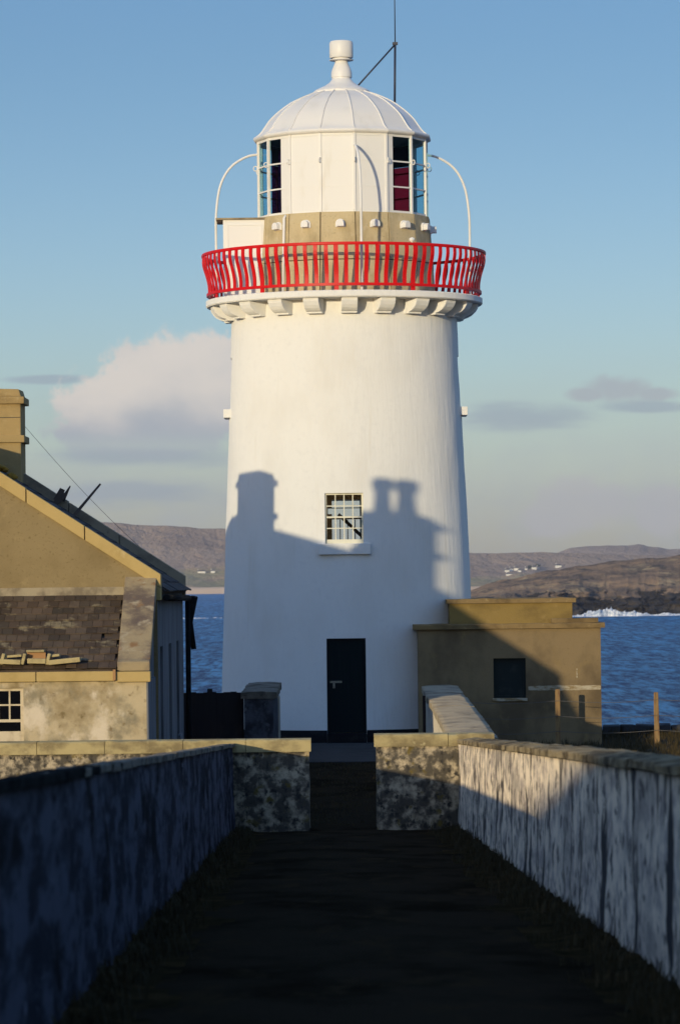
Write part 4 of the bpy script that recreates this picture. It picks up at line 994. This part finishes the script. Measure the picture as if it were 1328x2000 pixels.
for p in co_l.data.polygons: p.material_index = 1 if p.center.y < 24 + 9 * fbm(p.center.y * .5, p.center.x * 4) else 0  # near stones take the dark copy: their shade is put into the colour
RWl = empty('path_wall', (0, 0, 0), 'long whitewashed wall with black vertical streaks along the right side of the path', 'wall')
b = MB(); rough_wall(b, rx, lambda y: rx(y) + .42, -4.5, CY + .05, lambda y: pz(y) + WHf(y) + .01, lambda y: pz(y) - .1, 520, 14, .02, 6.0); b.build('face', M['wash_right'], RWl, fix=False)
b = MB(); rough_cap(b, lambda y: rx(y) - .035, lambda y: rx(y) + .48, -4.5, CY - .01, lambda y: pz(y) + WHf(y) + .022, .055, 1.8, .026, 33, .010); b.build('coping', M['brown_cap'], RWl, fix=True)
# cross wall, two pieces either side of the gap
CZT = 1.11
def cross(x0, x1, name, label, capmat, facemat, joints, seed, zoff=0):
    r = empty(name, (x0, CY, 0), label, 'wall')
    b = MB(); n_ = max(6, int((x1 - x0) * 9))
    zt = CZT - .19 + zoff
    def face(a, c):
        x = (x1 - x0) * a; z = -.5 + (zt + .5) * c
        return (x, -.0 + .022 * fbm((x + x0) * 1.6, z * 1.6, seed) + .01 * fbm((x + x0) * 5, z * 5, seed), z)
    b.grid(n_, 16, face, 0, True)
    b.box(.01, x1 - x0 - .01, .03, .46, -.5, zt - .002)
    for s in (0, 1):
        b.grid(4, 12, lambda a, c: ((x1 - x0) * s + (1 if s else -1) * .012 * fbm(a * 1.5, c * 4, seed + 5), .46 * a + .0, -.5 + (zt + .5) * c), 0, True)
    b.build('face', facemat, r, fix=True)
    cb = MB(); xs_ = [0] + joints + [x1 - x0]
    for i, (a, c) in enumerate(zip(xs_, xs_[1:])):
        t = .012 * fbm(a, seed)
        rough_slab(cb, a - (.03 if i == 0 else -.004), c + (.03 if i == len(xs_) - 2 else -.004), -.05, .52, zt + .002, CZT + zoff + t, 14, seed + i)
    cb.build('coping', capmat, r)
    return r
xg0, xg1 = at(604, 1500, CY).x, at(735, 1500, CY).x
cross(-11.5, xg0, 'cross_wall', 'lichened low wall crossing in front of the derelict house, ending left of the gap', M['cap_yellow'], M['wash_pier'], [3.2, 4.8, 11.5 + at(73, 1460, CY).x, 11.5 + at(205, 1460, CY).x, 11.5 + at(358, 1460, CY).x, 11.5 + at(480, 1460, CY).x], 2, -.0)
cross(xg1, 2.3, 'cross_wall', 'short peeling wall stub right of the gap, meeting the streaked path wall', M['cap_yellow'], M['wash_pier'], [at(875, 1460, CY).x - xg1], 7, .06)
# yard walls behind the cross wall
def yard_wall(xa, xb, ya, yb, za, zb_, label, seed, facemat, capmat):
    r = empty('yard_wall', ((xa + xb) / 2, ya, 0), label, 'wall')
    ox, oy = (xa + xb) / 2, ya; L = yb - ya; w = (xb - xa) / 2
    zt = lambda y: za + (zb_ - za) * y / L
    b = MB()
    for s in (-1, 1):
        b.grid(50, 8, lambda a, c: (s * (w - .07) + .012 * fbm(a * 20, c * 3, seed + s), L * a, -.6 + (zt(L * a) - .12 + .6) * c), 0, True)
    for yy_ in (0, L):
        b.grid(6, 8, lambda a, c: ((w - .07) * (2 * a - 1), yy_ + .01 * fbm(a * 4, c * 4, seed), -.6 + (zt(yy_) - .12 + .6) * c), 0, True)
    b.build('face', facemat, r, fix=True)
    b = MB(); rough_cap(b, lambda y: -w, lambda y: w, -.03, L + .03, lambda y: zt(y) - .13, .12, 1.3, .014, seed, .012); b.build('coping', capmat, r)
    return r
yard_wall(1.66, 2.42, CY + .6, 80.5, 1.09, 1.34, 'sunlit cream yard wall with broad coping running from the gap to the annex', 3, M['inner_wash'], M['grey_stone'])
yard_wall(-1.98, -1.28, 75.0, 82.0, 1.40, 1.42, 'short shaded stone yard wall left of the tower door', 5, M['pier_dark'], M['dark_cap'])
gx0, gx1 = at(358, 1400, 75.3).x, -1.925
GT = empty('yard_gate', (gx0, 75.3, 0), 'solid dark brown gate closing the gap between house and short stone wall', 'gate')
b = MB(); nn = 9; gw = gx1 - gx0
for i in range(nn): b.box(gw * i / nn + .003, gw * (i + 1) / nn - .003, 0, .03, .05, 1.40 + .01 * math.sin(i * 2.1))
b.box(0, gw, .031, .045, .05, 1.39)
b.box(.0, gw, .046, .07, .25, .37); b.box(.0, gw, .046, .07, 1.05, 1.17); b.build('panel', M['gate'], GT)
MB().box(gw * .40, gw * .40 + .10, .072, .15, -.3, 1.47).build('post', M['gate'], GT)
tag(MB().box(-1.275, -1.235, 76.5, 76.6, .0, 1.27).build('gate_post', M['inner_wash']), 'thin pale post standing against the short stone yard wall', 'post')
tag(MB().box(1.60, 1.66, 76.5, 76.62, .0, 1.25).build('gate_post', M['gate']), 'thin dark post standing against the cream yard wall', 'post')

# ------------------------------------------------------------------ wire fence on the right
FN = empty('wire_fence', (4.6, 82, 0), 'wire fence on sunlit timber posts in front of the annex', 'fence')
posts = []
for i, (u, v, lean_) in enumerate(((1088, 1346, 0.0), (1281, 1352, -.01))):
    p = at(u, v, 82.0); b = MB(); rn = random.Random(i)
    b.add([], []); x = p.x - 4.6
    prof_ = [(-.055, -.045), (.05, -.055), (.058, .04), (-.045, .055)]
    vs_ = []
    for z, s_ in ((-.4, 1.05), (.3, 1.0), (.7, .98), (p.z - .02, .93), (p.z, .75)):
        for (a, c) in prof_: vs_.append((x + a * s_ + lean_ * z + rn.uniform(-.004, .004), c * s_, z))
    fs_ = [(3, 2, 1, 0)] + [(r_ * 4 + c, r_ * 4 + (c + 1) % 4, r_ * 4 + 4 + (c + 1) % 4, r_ * 4 + 4 + c) for r_ in range(4) for c in range(4)] + [(16, 17, 18, 19)]
    b.add(vs_, fs_); b.build('post', M['post_wood'], FN); posts.append((x, p.z))
def post_at(x):
    b = MB(); b.box(x - .05, x + .05, -.05, .05, -.4, 1.12); b.build('post', M['post_wood'], FN)
post_at(-2.05); post_at(4.35)
for h in (.95, .62, .30):
    pts = []
    xs_ = [-2.05, posts[0][0], posts[1][0], 4.35]
    for a, c in zip(xs_, xs_[1:]):
        for t in [i / 8 for i in range(8)]: pts.append((a + (c - a) * t, -.062, h - .05 * math.sin(math.pi * t)))
    pts.append((xs_[-1], -.062, h))
    MB().tube(pts, .006, 5).build('wire', M['wire'], FN)
# low dark stone wall at the edge of the ground behind the fence
SWl = empty('stone_wall', (5, 89.3, 0), 'low dark rubble wall along the cliff edge right of the annex', 'wall')
b = MB(); rn = random.Random(8); x = .7
while x < 14:
    w_ = rn.uniform(.25, .6)
    for r_ in range(2):
        b.obox((x + w_ / 2, rn.uniform(-.05, .05), -.12 + .17 * r_ + rn.uniform(-.02, .02)), (w_ - .02, .45, .19), Euler((rn.uniform(-.06, .06), rn.uniform(-.08, .08), rn.uniform(-.1, .1))).to_matrix())
    x += w_
b.build('stones', M['rock'], SWl, bevel=.03)

# grass: loose tufts along the wall feet and on the rough ground by the fence
gb = MB(); rn = random.Random(19)
def tuft(x, y, z, h, n_):
    for _ in range(n_):
        a = rn.random() * 6.28; l_ = h * rn.uniform(.5, 1.1); bx, by = x + rn.gauss(0, .05), y + rn.gauss(0, .05); d = V(math.cos(a), math.sin(a), 0); s = V(-d.y, d.x, 0) * .006
        t = V(bx, by, z) + d * l_ * .45 + V(0, 0, l_)
        m = V(bx, by, z) + d * l_ * .15 + V(0, 0, l_ * .6)
        p = V(bx, by, z - .02)
        gb.add([p - s, p + s, m + s * .8, m - s * .8, t], [(0, 1, 2, 3), (3, 2, 4)])
for _ in range(900):
    y = rn.uniform(12, 59); left = rn.random() < .5
    x = lx(y) + abs(rn.gauss(0, .16)) + .03 if left else rx(y) - abs(rn.gauss(0, .2)) - .03
    tuft(x, y, pz(y) + .02, rn.uniform(.04, .15), 8)
for _ in range(500):
    y = rn.uniform(60, 75); x = -1.2 + 2.8 * rn.random(); tuft(x, y, pz(y), rn.uniform(.02, .07), 6)
for _ in range(1600):
    y = rn.uniform(76, 91); x = rn.uniform(2.6, 9); 
    if y > 83.2 and x < AX1 + .1: continue
    tuft(x, y, gz(x, y), rn.uniform(.06, .22), 8)
tag(gb.build('grass', M['grass'], fix=False), 'dry grass tufts along the wall feet and by the fence', 'grass', kind='stuff')

# ------------------------------------------------------------------ the low house behind the viewpoint whose shadow lies on the near path
BH = empty('cottage_range', (0, -9, 1.9), 'long low slated cottage behind the viewpoint that shades the near path', 'house')
BX0, BX1, BRZ = -26.0, 11.0, 6.45 - 1.9
b = MB().prism([(-4.0, -.4), (4.0, -.4), (4.0, BRZ - 2.25), (0, BRZ - .10), (-4.0, BRZ - 2.25)], 'x', BX0, BX1)
b.build('wall', M['lean_wall'], BH)
rr_ = MB()
for s in (-1, 1): rr_.prism([(s * 4.2, BRZ - 2.33), (0, BRZ - .08), (0, BRZ), (s * 4.2, BRZ - 2.20)], 'x', BX0 - .15, BX1 + .15)
rr_.build('roof', M['old_slate'], BH)
for x in (-20, -14, -8, 5.5):
    s_ = MB().box(x - .6, x + .6, 4.0, 4.08, .85, .95).build('window', M['coping_tan'], BH)
    MB().box(x - .5, x + .5, 4.0, 4.04, .95, 2.05).build('pane', M['dark_glass'], s_)
d_ = MB().box(-2.5, -1.6, 4.0, 4.05, 0, 2.05).build('door', M['door'], BH)
MB().box(-1.75, -1.68, 4.05, 4.1, .95, 1.05).build('handle', M['brass'], d_)

# ------------------------------------------------------------------ air over the bay
hz = bpy.data.materials.new('sea_air'); hz.use_nodes = True
hb = NB(hz.node_tree); hb.n.clear()
ho = hb.new('ShaderNodeOutputMaterial'); pv = hb.new('ShaderNodeVolumePrincipled')
pv.inputs['Color'].default_value = (0.78, 0.80, 0.94, 1); pv.inputs['Density'].default_value = 3.2e-5; pv.inputs['Anisotropy'].default_value = 0.0
hb.l.new(pv.outputs[0], ho.inputs['Volume'])
tag(MB().box(-6000, 6000, -150, 15500, SEA - 4.0, 330).build('haze', hz), 'thin sea haze filling the air over the bay', 'haze', kind='stuff')
